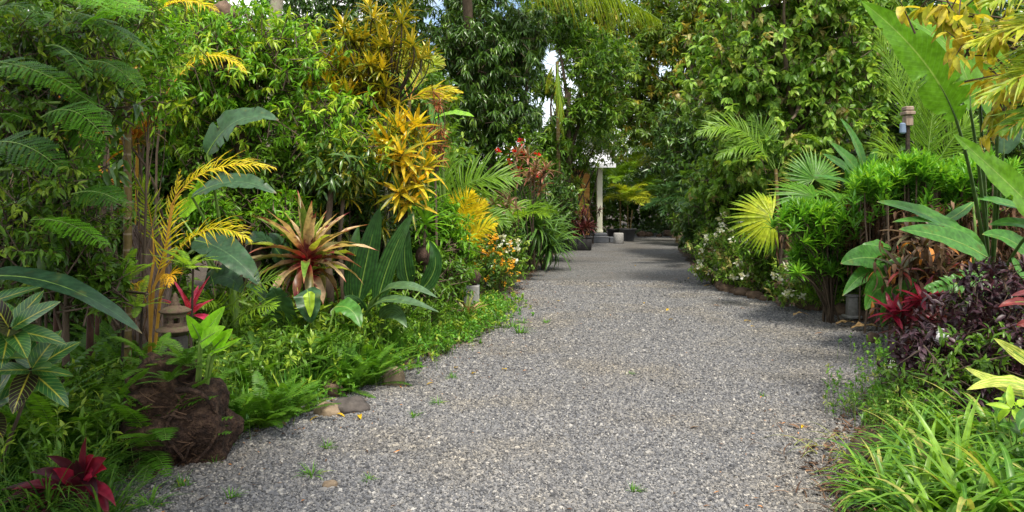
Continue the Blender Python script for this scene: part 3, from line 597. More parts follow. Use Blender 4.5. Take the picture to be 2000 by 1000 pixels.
for k in range(10): edge_stone(float(edges(35)[0]) + k * .35 + R.normal() * .1, 34.8 + R.normal() * .3, R.uniform(1.2, 2.), "brown rock in the heap closing off the far end of the drive", "rocks at the end of the drive")

# fallen leaves one can count on the gravel
lf0 = None
spots = [(1258, 594, 1), (1304, 608, 0), (1310, 627, 0), (1460, 630, 1), (1450, 605, 1), (1470, 640, 1), (868, 684, 1), (985, 725, 0), (890, 722, 0), (840, 753, 1), (795, 757, 1), (703, 819, 1), (615, 822, 1), (665, 815, 0), (1568, 838, 1), (1550, 838, 0), (1357, 840, 1), (925, 733, 1), (1400, 600, 0), (1130, 540, 1), (1190, 560, 0), (1240, 520, 1), (1320, 548, 1), (1345, 545, 0), (1380, 560, 1), (1600, 655, 1), (1090, 590, 0), (1650, 640, 0)]
pl = []
for k, mt in enumerate(('brown', 'croo', 'croy')):
    b = MB(); blades(b, [(-.05, 0, .012)], [(1, 0, .15)], UP, .11, .035, .7, 5, 'ovate', .35, rnd=.8); pl.append(b.build("fallen_leaf", LM[mt]))
R = RS(55)
for k, (px, py, c_) in enumerate(spots):
    Y = 2310 / (py - 395); p0 = pl[(k * 2 + c_) % 3]; o = p0 if k < 3 and False else p0.copy(); C.objects.link(o)
    o.location = (gx(px, Y), Y, .014); o.rotation_euler = (R.normal() * .1, R.normal() * .1, R.uniform(0, 6)); s = R.uniform(.6, 1.2); o.scale = (s, s, s)
    tag(o, "curled dry leaf fallen on the gravel drive", "fallen leaf", "fallen leaves scattered on the gravel")
for o in pl: bpy.data.objects.remove(o)
for k, (px, py, s, lab) in enumerate([(1695, 648, .42, "large curled tan leaf fallen at the foot of the grey light"), (1655, 640, .3, "broad brown dead leaf lying among the edging stones"), (1565, 622, .22, "upturned tan leaf on the gravel below the branching bush")]):
    Y = 2310 / (py - 395); b = MB(); ribbon(b, bez((-s / 2, 0, .03), (0, .03, .10), (s / 2, 0, .03), 10), UP, s * .35, 'ovate', .4, rnd=1., wave=.25, R=RS(k)); tag(b.build("fallen_leaf", leafmat("dead_leaf", [(.42, .22, .07), (.5, .32, .14)], blotch=((.2, .1, .04), 20, .55), trans=.1, rough=.7), loc=(gx(px, Y), Y, .01)), lab, "fallen leaf")

# ------------------------------------------------------------------ plant builders
def loc_(p, b): return np.asarray(p, float) - b
def paddle_plant(name, label, cat, seed, base, leaves, stem=None, stem_r=.05, mat='heli', stemmat='stemg', group=None, wave=.06, tears=0):
    """leaves: (blade base, middle, tip, width, facing normal[, mat]) in world coordinates"""
    R = RS(seed); b = A3(base[0], base[1], 0); t = thing(name, label, cat, b, group=group)
    root_top = loc_(stem, b) if stem is not None else A3(0, 0, 0)
    if stem is not None:
        mb = MB(); tube(mb, [A3(0, 0, -.03), root_top * .5 + A3(.01, 0, 0), root_top], stem_r * 1.2, stem_r * .6, 10); mb.build("stem", WM[stemmat], t)
    for lf in leaves:
        p0, p1, p2, W, N = lf[:5]; m_ = lf[5] if len(lf) > 5 else mat
        p0, p1, p2 = loc_(p0, b), loc_(p1, b), loc_(p2, b); c1 = 2 * p1 - (p0 + p2) / 2
        cv = bez(p0, c1, p2, 60 if tears else 26); mb = MB(); Lg = np.linalg.norm(p2 - p0)
        ribbon(mb, cv, nrm(N), W, 'paddle', .28, 0, 3, R.random(), wave=wave, R=R, tears=tears)
        rt = root_top + R.normal(size=3) * .015; rt[2] = root_top[2] * R.uniform(.6, .95) if stem is not None else 0.
        pet = bez(rt, rt + (p0 - rt) * .55 + A3(0, 0, .12 * np.linalg.norm(p0 - rt)), p0, 9); tube(mb, np.concatenate([pet, cv[2:20:3] - nrm(N) * W * .012]), 0, sides=6, m=1, radii=np.linspace(.014, .003, 15) * (1 + Lg * .4))
        mb.build("leaf", [LM[m_], WM[stemmat]], t)
    return t
def palm(name, label, cat, seed, base, fr, mat='frondg', rach='stemg', stems=(), stem_mat='cane', group=None, **kw):
    """fr: (start, control, tip, dict) world coordinates"""
    R = RS(seed); b = A3(base[0], base[1], 0); t = thing(name, label, cat, b, group=group)
    for s in stems:
        mb = MB(); P = [loc_(p, b) for p in s[0]]; tube(mb, P, s[1], s[1] * .8, 12); mb.build("stem", WM[s[2] if len(s) > 2 else stem_mat], t)
    for f in fr:
        d = dict(kw); d.update(f[3] if len(f) > 3 else {}); m_ = d.pop('mat', mat); mb = MB()
        frond(mb, R, loc_(f[0], b), loc_(f[1], b), loc_(f[2], b), **d); mb.build("frond", [LM[m_], WM[rach]], t)
    return t
def auto_fronds(R, c, cnt, L, e=(20, 80), spread=1., az0=0., az1=6.283, arch=.45, **kw):
    out = []; c = np.asarray(c, float)
    for i in range(cnt):
        az = az0 + (az1 - az0) * ((i * .618 + R.random() * .15) % 1.); el = math.radians(R.uniform(*e)); l = L * R.uniform(.8, 1.12)
        d = leafN(az, el); h = leafN(az, 0); p1 = c + d * l * .55; p2 = c + d * l * .75 + h * l * .35 * spread - UP * l * arch * (1.1 - math.sin(el) * .5)
        out.append((c + R.normal(size=3) * .02, p1, p2, dict(kw)))
    return out
def rosettes(name, label, cat, seed, base, heads, n, L, W, mat, stem_mat='bark', sr=.02, group=None, crown="leaves", prof='strap', tight=0, root_pt=None, sfrac=1., **kw):
    """stems ending in rosettes; heads = (point, axis[, n, L]) in world coordinates"""
    R = RS(seed); b = A3(base[0], base[1], 0); t = thing(name, label, cat, b, group=group); wb = MB(); mb = MB(); rp = A3(0, 0, 0) if root_pt is None else loc_(root_pt, b)
    if root_pt is not None and rp[2] > .2: tube(wb, [A3(0, 0, -.03), rp * .5 + A3(.02, 0, 0), rp], sr * 2.4, sr * 1.7, 8)
    for h in heads:
        p = loc_(h[0], b); ax = nrm(h[1]); l = np.linalg.norm(p - rp)
        ctl = p - ax * l * .35 + R.normal(size=3) * .04 * l
        if tight: ctl = A3(p[0] * .25, p[1] * .4, p[2] * .6) + R.normal(size=3) * .07
        pts = bez(rp + R.normal(size=3) * A3(.03, .03, 0) * (1.6 if tight else 1) - UP * .02, ctl, p, 9)
        if R.random() < sfrac: tube(wb, pts, sr * R.uniform(.8, 1.2), sr * .6, 6)
        else: tube(wb, pts[6:], sr * .5, sr * .4, 4)
        rosette(mb, R, p, h[2] if len(h) > 2 else n, h[3] if len(h) > 3 else L, W, prof=prof, ax=ax, r0=sr * .6, **kw)
    wb.build("stem", WM[stem_mat], t); mb.build(crown, LM[mat], t); return t
def fern_mesh(seed, n=16, L=.55, e=(15, 85), mat='fern', w=.055):
    R = RS(seed); mb = MB()
    for i in range(n):
        az = i * 2.4 + R.normal() * .3; el = math.radians(R.uniform(*e)); l = L * R.uniform(.6, 1.15); d = leafN(az, el); h = leafN(az, 0)
        p2 = d * l * .8 + h * l * .25 - UP * l * R.uniform(.0, .35); pts = bez((0, 0, 0), d * l * .6, p2, 10); tube(mb, pts, .002, .001, 3, 1)
        k = 27; tt = np.linspace(.08, .99, k); ix = tt * 9; i0 = np.clip(ix.astype(int), 0, 8); f = (ix - i0)[:, None]; P = pts[i0] * (1 - f) + pts[i0 + 1] * f
        T = nrm(np.gradient(pts, axis=0))[i0]; sd = nrm(np.cross(T, UP + A3(.001, 0, 0))); nn = np.cross(sd, T); le = w * np.sin(np.pi * (tt * .85 + .12)) ** .6
        cr_ = R.random()
        for sg in (-1, 1):
            blades(mb, P, sd * sg + T * .25 + R.normal(size=(k, 3)) * .05, nn, le, l * .030 + .002, .25, 2, 'leaflet', .2, rnd=np.clip(cr_ * .7 + R.random(k) * .3, 0, 1), age=0.)
    return mb

# ================================================================== BACKGROUND TREES
def E(px, py, Y, rx, ry, rz): return (at(px, py, Y), (rx, ry, rz))
def P_(px, Y, *pys): return [at(px + (k * 3), p, Y) if p is not None else A3(gx(px, Y), Y, 0) for k, p in enumerate(pys)]
def G(px, Y): return A3(gx(px, Y), Y, 0)

# far woods closing the view
far = []
for k, (px, Y, h, rr_, lab) in enumerate([
    (560, 44, 11, 5.5, "tall broad green tree far behind the lopped tree on the left"), (820, 48, 10, 5, "rounded green tree far behind the big mango crown"),
    (1180, 52, 7.5, 5, "low green tree straight behind the house roof"), (1370, 50, 9.5, 6, "wide green tree closing the end of the drive"),
    (1640, 46, 12, 6, "tall green tree far behind the broad leaved tree"), (1900, 42, 11, 6, "tall green tree far behind the hedge"), (250, 42, 11, 6, "tall green tree far behind the yellow palm"), (430, 30, 9, 5, "broad tree behind the lichen covered trunk"), (50, 26, 9.5, 5, "broad tree behind the shady left corner"), (760, 34, 9.5, 5, "broad tree behind the tall spotted croton"), (1700, 30, 10, 5, "broad tree behind the oval leaved tree"), (1980, 26, 9.5, 5, "broad tree behind the giant banana plant"), (1500, 38, 11, 5, "tall tree behind the rusty leaved mango")]):
    b_ = G(px, Y)
    if k < 2:
        o = tree("background_tree", lab, "tree", 500 + k, b_, [b_, b_ + UP * h * .4, b_ + UP * h * .7], .25, [(b_ + UP * h * .62, (rr_, rr_ * .8, h * .36)), (b_ + UP * h * .35 + A3(1.5, 0, 0), (rr_ * .95, rr_ * .7, h * .32))], 3000, 10, .42, .14, 'mango' if k else 'mid', group="far trees beyond the garden", S=2, lump=.4)
        far.append((o, h))
    else:
        s0, h0 = far[k % 2]; s = h / h0; dup(s0, b_, k * 1.3, s, lab)

# dark tree upper left behind croton; big dark mango; green tree with sky gaps; far mango; right side
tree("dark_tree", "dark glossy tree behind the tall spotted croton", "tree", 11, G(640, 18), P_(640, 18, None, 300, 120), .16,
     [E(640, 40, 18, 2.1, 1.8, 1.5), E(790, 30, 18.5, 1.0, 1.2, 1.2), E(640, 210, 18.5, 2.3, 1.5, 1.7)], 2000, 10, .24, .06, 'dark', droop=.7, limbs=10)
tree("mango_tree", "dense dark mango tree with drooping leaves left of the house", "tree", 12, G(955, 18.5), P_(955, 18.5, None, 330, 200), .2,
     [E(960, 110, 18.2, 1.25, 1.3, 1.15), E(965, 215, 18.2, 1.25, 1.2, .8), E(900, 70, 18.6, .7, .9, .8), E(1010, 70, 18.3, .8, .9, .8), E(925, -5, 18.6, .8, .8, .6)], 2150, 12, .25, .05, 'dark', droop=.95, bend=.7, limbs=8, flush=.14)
tree("mango_tree", "lighter green tree with sky showing through between mango and house", "tree", 13, G(1110, 25), P_(1105, 25, None, 330, 180), .17,
     [E(1170, 120, 25, 1.35, 1.5, 1.3), E(1075, 20, 25, 1.2, 1.4, .9), E(1150, 220, 25, 1.3, 1.3, .8), E(1062, 265, 25, .7, .8, .5), E(1050, 160, 25.5, .55, .8, .5), E(1078, 165, 25.3, .5, .7, .38), E(1040, 225, 25.3, .4, .6, .4), E(1100, 245, 25.2, .45, .6, .4), E(1082, 60, 25.4, .4, .6, .4), E(1120, 80, 25.5, .6, .8, .6), E(1070, 300, 25, 1.1, 1.2, .7)], 1500, 11, .27, .07, 'mid', droop=.6, limbs=9, flush=.12)
tree("mango_tree", "huge far mango tree with rusty new leaves over the end of the drive", "tree", 14, G(1325, 33), P_(1325, 33, None, 300, 190), .3,
     [E(1260, 95, 32, 3.3, 2.6, 2.4), E(1370, 20, 33, 3.2, 2.6, 2.4), E(1225, 215, 32, 2.8, 2.2, 1.5), E(1370, 220, 33, 2.6, 2.2, 1.9), E(1430, 120, 32, 2.2, 2.2, 2.2), E(1130, 20, 33, 2.4, 2.2, 1.9)], 5200, 10, .34, .095, 'mango', droop=.5, limbs=16, flush=.17, lump=.36)
tree("frangipani_tree", "small pale tree with white blossoms beside the house roof", "tree", 15, G(1140, 26.6), P_(1120, 26.6, None, 400, 330), .09,
     [E(1115, 290, 26.6, 1.5, 1.2, .8), E(1180, 275, 27.2, .8, .8, .5), E(1050, 330, 26.3, .8, .8, .8), E(1140, 318, 26.0, .5, .4, .32), E(1195, 300, 26.2, .35, .4, .3)], 620, 8, .2, .055, 'mid', droop=.4, limbs=14, flush=.25,
     extra=lambda root, R, P, ax: [(lambda mb: (blades(mb, np.repeat(P[i:i + 1] + ax[i:i + 1] * .15, 14, 0) + R.normal(size=(14, 3)) * .05, rdir(R, 14) + A3(0, -.5, .3), UP, .09, .06, .5, 2, 'ovate', .2, R=R), mb.build("flower", LM['petw'], root)))(MB()) for i in list(R.choice(len(P), 34, replace=False))])
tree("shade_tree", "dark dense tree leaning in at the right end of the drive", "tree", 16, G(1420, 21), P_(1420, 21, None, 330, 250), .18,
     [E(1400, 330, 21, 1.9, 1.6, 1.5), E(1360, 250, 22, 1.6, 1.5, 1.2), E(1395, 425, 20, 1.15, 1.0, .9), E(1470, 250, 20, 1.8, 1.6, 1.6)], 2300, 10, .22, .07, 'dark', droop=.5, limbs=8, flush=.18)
tree("ovate_leaf_tree", "large tree with hanging pale oval leaves over the white flower bed", "tree", 17, G(1560, 13.8), P_(1560, 13.8, None, 330, 120, 0), .17,
     [E(1530, 95, 13.6, 1.75, 1.3, 1.5), E(1430, 175, 13.8, 1.05, 1.0, 1.0), E(1600, 215, 13.5, 1.15, 1.0, 1.1), E(1480, 290, 13.3, .95, .9, .75), E(1640, 60, 13.8, 1.1, 1.1, 1.4), E(1580, -60, 13.6, 1.7, 1.4, 1.1), E(1405, 345, 14.5, .7, .8, .7)], 2500, 9, .18, .088, 'ovate', prof='ovate', droop=.75, bend=.5, limbs=22, flush=.07, lump=.4)
tree("leafy_tree", "dark green tree filling in behind the hedge and young palms", "tree", 18, G(1860, 15), P_(1860, 15, None, 330, 120), .16,
     [E(1820, 80, 15, 2.0, 1.4, 1.9), E(1780, 290, 14.5, 2.1, 1.2, 1.4), E(2000, 150, 15, 1.9, 1.4, 2.2), E(1950, 330, 14, 1.5, 1.2, 1.3)], 2800, 9, .22, .08, 'dark', droop=.5, limbs=10, flush=.15)
tree("broadleaf_shrub", "dark leafy shrub under the oval leaved tree", "shrub", 19, G(1500, 14.6), P_(1500, 14.6, None, 480), .07,
     [E(1440, 400, 15, 1.0, .8, .85), E(1560, 400, 14.4, 1.1, .8, .9), E(1640, 470, 13.5, .9, .7, .8), E(1480, 500, 14.6, 1.0, .7, .6)], 1700, 9, .14, .055, 'mid', prof='ovate', droop=.4, limbs=6)
# left fillers
tree("lime_tree", "bright green tree with narrow glossy leaves round the lopped trunk", "tree", 20, G(470, 8.8), P_(500, 8.8, None, 330, 170), .06,
     [E(410, 120, 8.6, .75, .8, .75), E(560, 120, 8.8, .62, .7, .62), E(350, 60, 9.0, .6, .7, .6), E(470, 240, 8.9, .75, .6, .42), E(640, 240, 8.5, .58, .5, .42), E(690, 300, 8.3, .42, .45, .34), E(330, 210, 9.2, .7, .7, .6)], 2000, 9, .14, .036, 'lime', droop=.55, bend=.9, limbs=20, flush=.3, stem=.10, lump=.42)
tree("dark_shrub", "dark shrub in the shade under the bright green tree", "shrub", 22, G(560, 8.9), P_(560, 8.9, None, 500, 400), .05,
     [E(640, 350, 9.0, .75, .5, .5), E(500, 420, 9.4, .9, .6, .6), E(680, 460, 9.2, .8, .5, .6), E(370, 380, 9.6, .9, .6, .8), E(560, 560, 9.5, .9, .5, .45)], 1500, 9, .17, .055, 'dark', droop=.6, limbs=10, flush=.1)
tree("leafy_tree", "mid green tree behind the yellow croton", "tree", 23, G(800, 13.5), P_(800, 13.5, None, 400, 250), .09,
     [E(740, 200, 13.5, 1.4, 1.0, 1.3), E(820, 320, 13.2, 1.0, .8, .9), E(880, 430, 13.6, 1.1, .8, .7), E(720, 420, 13, 1.2, .8, 1.)], 1900, 9, .19, .07, 'mid', droop=.45, limbs=8, flush=.15)
tree("leafy_tree", "dark tree standing behind the shady left corner", "tree", 24, G(150, 11), P_(150, 11, None, 300, 100), .12,
     [E(120, 150, 11, 1.9, 1.2, 1.7), E(250, 60, 11.5, 1.6, 1.2, 1.4), E(140, 380, 10.6, 1.8, 1.0, 1.2), E(330, 330, 11.5, 1.4, 1.0, 1.3)], 3000, 9, .2, .07, 'mid', droop=.5, limbs=8)
tree("broadleaf_shrub", "dark shrub lining the drive below the mango tree", "shrub", 25, G(1010, 20), P_(1010, 20, None, 430), .07,
     [E(960, 380, 19, 1.3, 1.0, 1.0), E(1040, 400, 20.5, .95, .9, 1.1), E(1065, 450, 20.5, .62, .8, .6), E(900, 330, 18, 1.2, .9, 1.0), E(1085, 400, 23.5, .8, .8, 1.2)], 1700, 9, .18, .065, 'dark', droop=.4, limbs=8, flush=.1)

# lopped trees
t = thing("lopped_tree", "brown trunk sawn off near the top of the bright green tree", "tree", G(436, 8.8))
mb = MB(); z1 = hz(44, 8.8); tube(mb, [(0, 0, 0), (.35, 0, z1 * .4), (.12, 0, z1 * .8), (0, 0, z1 - .05), (0, 0, z1 + .03)], 0, sides=14, radii=[.13, .11, .095, .10, .115]); mb.build("trunk", WM['bark'], t)
mb = MB(); blob(mb, (0, 0, z1 + .10), (.135, .13, .15), RS(4), .25, 2, 26, 18); mb.build("sawn_knob", WM['rockb'], t)
t = thing("lichen_tree", "pale lichen covered trunk rising out of the bright green tree", "tree", G(520, 10.6)); R = RS(66)
mb = MB(); tube(mb, [loc_(p, G(520, 10.6)) for p in (G(520, 10.6), at(512, 300, 10.6), at(516, 190, 10.6), at(530, 90, 10.6), at(545, -30, 10.6), at(552, -160, 10.6))], .12, .08, 14); mb.build("trunk", WM['barkp'], t)
mb = MB(); tube(mb, [loc_(p, G(520, 10.6)) for p in (at(514, 225, 10.6), at(460, 218, 9.1), at(400, 212, 8.9), at(330, 205, 8.8))], .035, .015, 7); mb.build("branch", WM['bark'], t)
Pc, d_ = crown_pts(R, [(loc_(at(560, -190, 10.6), G(520, 10.6)), (1.1, 1., .5))], 200, .3); mb = MB(); clusters(mb, R, Pc, nrm(d_ + UP), 9, .16, .045, flush=.1); mb.build("crown", LM['mid'], t)

# ================================================================== LEFT BED
# tall spotted croton (three heads high up) and the yellow ones below
def hd(px, py, Y, ax=(0, 0, 1), *r): return (at(px, py, Y), ax, *r)
R = RS(70)
hs = [hd(740 + R.normal() * 50, 95 + R.normal() * 48, 9 + R.normal() * .25, (R.normal() * .5, R.normal() * .4, 1)) for k in range(54)]
rosettes("spotted_croton", "tall dark croton with yellow splashed leaf tips against the mango", "shrub", 71, G(755, 9.1), hs, 22, .24, .032, 'crogr', 'barkd', .013, bend=.5, e0=-35, e1=82, root_pt=at(755, 215, 9.1), agef=lambda q, R: (1 - q) ** 1.2 * (R.random(len(q)) < .75))
hs = [hd(px, py, Y, ax) for px, py, Y, ax in [(640, 165, 8.9, (0, -.3, 1)), (668, 140, 9, (.2, 0, 1)), (625, 150, 9, (-.4, -.2, 1)), (700, 165, 9, (.5, 0, 1)), (655, 195, 8.8, (.1, -.5, 1)), (605, 175, 8.9, (-.5, -.2, .9)), (680, 190, 8.8, (.2, -.5, .9)), (640, 130, 9, (0, .1, 1)), (620, 200, 8.8, (-.4, -.4, .7))]]
rosettes("yellow_croton", "yellow and orange croton above the dark shrub beside the tall croton", "shrub", 72, G(665, 9), hs, 18, .31, .06, 'croy', 'bark', .011, root_pt=at(660, 260, 9.1), bend=.4, e0=0, e1=85, agef=lambda q, R: q * .9 * (R.random(len(q)) < .6), prof='lance')
hs = [hd(px, py, Y, ax) for px, py, Y, ax in [(790, 262, 8.4, (0, -.2, 1)), (812, 245, 8.5, (.2, 0, 1)), (760, 275, 8.3, (-.4, -.3, 1)), (800, 330, 8.3, (0, -.6, .8)), (765, 325, 8.3, (-.3, -.6, .7)), (815, 360, 8.3, (.4, -.6, .6)), (780, 375, 8.2, (0, -.8, .4)), (820, 285, 8.5, (.4, -.2, .9)), (775, 250, 8.5, (-.1, 0, 1)), (830, 325, 8.4, (.5, -.4, .6)), (750, 310, 8.3, (-.6, -.4, .5)), (785, 300, 8.2, (0, -.8, .6)), (745, 285, 8.4, (-.6, -.2, .8)), (800, 395, 8.3, (.2, -.8, .3))]]
rosettes("yellow_croton", "brilliant golden croton over the coconut ball", "shrub", 73, G(795, 8.6), hs, 19, .32, .06, 'croy', 'bark', .012, root_pt=at(785, 430, 8.6), bend=.45, e0=-25, e1=80, agef=lambda q, R: (R.random(len(q)) < .28) * (.3 + .7 * q), prof='lance', rnd=None)
hs = [hd(755 + R.normal() * 25, 205 + R.normal() * 22, 8.9, (R.normal() * .6, -.3, .6)) for k in range(7)]
rosettes("green_croton", "small spotted croton on the pale trunk below the tall croton", "shrub", 74, G(752, 9), hs, 14, .2, .035, 'crogr', 'barkp', .014, root_pt=at(752, 240, 9.), bend=.7, e0=-40, e1=70)
hs = [hd(845 + R.normal() * 16, 265 + R.normal() * 34, 9.4, (R.normal() * .5, -.4, .6)) for k in range(14)]
rosettes("red_croton", "rust red croton with thin curled leaves beside the golden croton", "shrub", 75, G(850, 9.5), hs, 20, .17, .012, 'cror', 'bark', .009, root_pt=at(850, 330, 9.5), bend=1.6, e0=-30, e1=70, prof='strap')
hs = [hd(px, py, Y, ax) for px, py, Y, ax in [(268, 268, 5.9, (0, -.2, 1)), (285, 250, 6, (.3, 0, 1)), (255, 285, 5.9, (-.5, -.1, .8)), (150, 130, 6.4, (0, 0, 1)), (185, 150, 6.5, (.3, 0, 1)), (120, 190, 6.4, (-.3, 0, 1)), (210, 110, 6.6, (0, 0, 1)), (240, 140, 6.5, (.4, -.2, .8))]]
rosettes("orange_croton", "orange and green croton with broad ribbed leaves behind the cane", "shrub", 76, G(262, 6.4), hs, 13, .22, .055, 'croo', 'bark', .015, bend=.4, e0=-10, e1=80, prof='lance', agef=lambda q, R: q * (R.random(len(q)) < .5))
hs = [hd(65, 275, 5.2, (0, -.2, 1)), hd(100, 230, 5.3, (.2, -.1, 1)), hd(55, 300, 5.2, (-.2, -.4, .7)), hd(105, 300, 5.3, (.5, -.3, .6))]
rosettes("red_croton", "brick red croton leaves glowing in the shady left corner", "shrub", 77, G(80, 5.4), hs, 8, .19, .075, 'cror', 'bark', .012, bend=.3, e0=10, e1=80, prof='ovate')

# areca palm, yellow, with cane
YA = 5.8
b0 = G(305, YA)
palm("areca_palm", "golden areca palm with orange stalks arching beside the cane", "palm", 80, b0, [
    (at(335, 400, YA), at(390, 300, YA), at(535, 328, YA - .1), dict(n=34, ll=.30, N=(0, -.5, 1))),
    (at(325, 520, YA), at(400, 405, YA - .2), at(488, 470, YA - .3), dict(n=34, ll=.28, N=(0, -.4, 1))),
    (at(300, 500, YA), at(300, 400, YA), at(268, 352, YA - .2), dict(n=24, ll=.22, N=(0.3, -1, .3), mat='frondyg')),
    (at(300, 560, YA), at(330, 470, YA), at(352, 330, YA + .1), dict(n=24, ll=.24, N=(0, -1, .3), ang=50)),
    (at(285, 590, YA), at(270, 540, YA - .3), at(235, 560, YA - .5), dict(n=22, ll=.16, N=(0, -.7, 1), age=.5)),
    (at(310, 590, YA), at(345, 500, YA - .3), at(330, 560, YA - .6), dict(n=22, ll=.15, N=(0, -.7, 1), age=.8)),
    (at(320, 190, 7.), at(400, 60, 7.), at(480, 140, 6.8), dict(n=34, ll=.30, N=(0, -.4, 1))),
    (at(300, 30, 7.), at(350, -20, 7.), at(425, 22, 6.8), dict(n=30, ll=.26, N=(0, -.3, 1))),
    (at(270, 240, 6.2), at(300, 130, 6.2), at(370, 110, 6.2), dict(n=30, ll=.26, N=(0, -.5, 1), mat='frondyg')),
], mat='frondy', rach='stemo', lw=.014, rr=.007, lift=.55, droop=1.1, ang=56, stems=[
    ([G(248, 5.6), at(249, 500, 5.6), at(250, 380, 5.62), at(248, 200, 5.65)], .034),
    ([G(292, YA + .2), at(315, 560, YA + .1), at(336, 400, YA)], .014, 'stemo'), ([G(285, YA + .1), at(300, 560, YA), at(322, 520, YA)], .013, 'stemo'),
    ([G(296, YA + .1), at(292, 560, YA), at(302, 500, YA)], .012, 'stemo'), ([G(300, 7.2), at(306, 300, 7.1), at(318, 190, 7.)], .012, 'bark'), ([G(262, 6.6), at(268, 300, 6.6), at(270, 240, 6.3)], .014, 'stemo'),
    ([G(285, 7.4), at(290, 200, 7.2), at(300, 30, 7.)], .012, 'bark')])
t = thing("fibrous_palm_trunk", "thick shaggy palm trunk wrapped in grey brown fibre behind the golden palm", "palm trunk", G(288, 6.15))
mb = MB(); tube(mb, [(0, 0, 0), (0, 0, .5), (.02, 0, .9), (.03, 0, hz(440, 6.15))], 0, sides=20, radii=[.16, .15, .17, .15]); mb.build("trunk", WM['fibre'], t)
R = RS(81); mb = MB(); n = 420; a = R.uniform(0, 6.28, n); z = R.uniform(.15, 1.4, n)
blades(mb, np.stack([np.cos(a) * .155, np.sin(a) * .155, z], 1), np.stack([np.cos(a) * .35 + R.normal(size=n) * .3, np.sin(a) * .35, R.choice([-1., 1.], n)], 1), UP, R.uniform(.1, .3, n), .009, R.uniform(-.5, 1, n), 3, 'grass', .3, R=R); mb.build("fibres", LM['brown'], t)

# slender dark trunks in the shade at left
for k, (px, Y, r, lab) in enumerate([(172, 5.6, .028, "slim dark reddish trunk left of the cane"), (186, 5.9, .018, "thin dark stem just left of the cane"), (105, 5.3, .022, "thin shaded stem near the broad croton")]):
    t = thing("slender_tree", lab, "tree", G(px, Y)); mb = MB(); tube(mb, [(0, 0, 0), (.02, 0, .8), (-.02, 0, 1.6), (0, 0, hz(100, Y))], r, r * .6, 8); mb.build("trunk", solid("bark_reddish", (.05, .02, .015), (.10, .05, .035), 14, .85, .4), t)
    R = RS(90 + k); Pc, d_ = crown_pts(R, [((0, 0, hz(120, Y)), (.5, .4, .4))], 55, .3); mb = MB(); clusters(mb, R, Pc, nrm(d_ + UP), 8, .15, .04, flush=.1); mb.build("crown", LM['mid'], t)

# top-left feathery tree (bipinnate leaves) hanging over the corner
def bip_frond(mb, R, p0, p1, p2, pin=11, pl=.16, nl=10, age=0.):
    pts = bez(p0, p1, p2, 12); T = nrm(np.gradient(pts, axis=0)); tube(mb, pts, .004, .0015, 4, 1); tt = np.linspace(.14, .98, pin); cr_ = R.random()
    N0 = nrm(A3(R.normal() * .3, -.5 + R.normal() * .3, 1))
    for q in tt:
        ix = q * 11; i0 = min(int(ix), 10); p = pts[i0] + (pts[i0 + 1] - pts[i0]) * (ix - i0); tn = T[i0]; sd = nrm(np.cross(tn, N0)); nn = np.cross(sd, tn)
        for sg in (-1, 1):
            d = nrm(sd * sg + tn * .55 + R.normal(size=3) * .1); l = pl * math.sin(math.pi * (q * .75 + .2)) ** .6; u = np.linspace(.08, 1, nl)[:, None]
            c = p + d * u * l - nn * (u ** 2) * l * .22; sd2 = nrm(np.cross(d, nn))
            for s2 in (-1, 1): blades(mb, c, sd2 * s2 + d * .35, nn, l * .26, l * .125, .2, 2, 'ovate', .1, rnd=np.clip(cr_ * .7 + R.random(nl) * .3, 0, 1), age=age)
bt = G(-260, 5.2); t = thing("feathery_tree", "dark feathery leaved tree reaching over the shady left corner", "tree", bt); R = RS(100)
mb = MB(); tube(mb, [(0, 0, 0), (.1, 0, 1.2), (.25, -.1, 2.4), (.5, -.3, 3.6)], .09, .05, 10)
lim = [((.1, 0, 1.4), at(60, 330, 4.6)), ((.15, 0, 1.8), at(120, 200, 4.5)), ((.2, 0, 2.2), at(110, 60, 4.6)), ((.25, 0, 2.5), at(200, -60, 4.8)), ((.1, 0, 1.1), at(-20, 440, 4.4)), ((.2, 0, 2.0), at(20, 130, 4.2))]
ends = []
for a_, e_ in lim:
    e_ = loc_(e_, bt); cv = bez(a_, (np.array(a_) + e_) / 2 + A3(0, 0, .25), e_, 10); tube(mb, cv, .03, .008, 6); ends.append(cv)
mb.build("trunk", WM['stemg'], t); mb = MB()
spec = [(-40, 20, 230, 90), (20, -40, 300, 60), (60, -60, 345, 45), (120, 20, 330, 120), (-30, 120, 190, 190), (60, 130, 250, 250), (80, 230, 235, 275), (-20, 280, 150, 340), (100, 320, 212, 350), (110, 370, 290, 410), (140, 380, 255, 395), (60, 430, 240, 490), (-60, 60, 110, 20), (150, 60, 310, 10), (60, 20, 160, 110), (120, 250, 210, 330), (20, 470, 130, 520), (170, 120, 300, 190), (-20, -20, 100, -30), (160, -40, 280, 30), (90, 90, 190, 160), (-40, 240, 70, 230)]
for k, (ax_, ay, bx_, by) in enumerate(spec):
    Y = 4.4 + R.uniform(-.5, .5); a_ = loc_(at(ax_, ay, Y + .1), bt); e_ = loc_(at(bx_, by, Y - .15), bt); e_ = a_ + (e_ - a_) * .8; bip_frond(mb, R, a_, (a_ + e_) / 2 + A3(0, 0, .10 + R.normal() * .03), e_, pin=13, pl=R.uniform(.08, .125), age=(.9 if k in (1, 2, 11, 13, 14, 19) else 0.) + R.random() * .15)
Pc, d_ = crown_pts(R, [(loc_((-2.1, 1.2, 5.0), bt), (1.9, 1.5, .5)), (loc_((-3.6, 3.0, 5.2), bt), (1.6, 1.6, .6))], 1150, .3); clusters(mb, R, Pc, nrm(d_ + UP), 16, .2, .06, flush=.2)  # unseen overhead canopy, added to shade the near left corner and gravel
mb.build("foliage", [LM['bipin'], WM['stemg']], t)
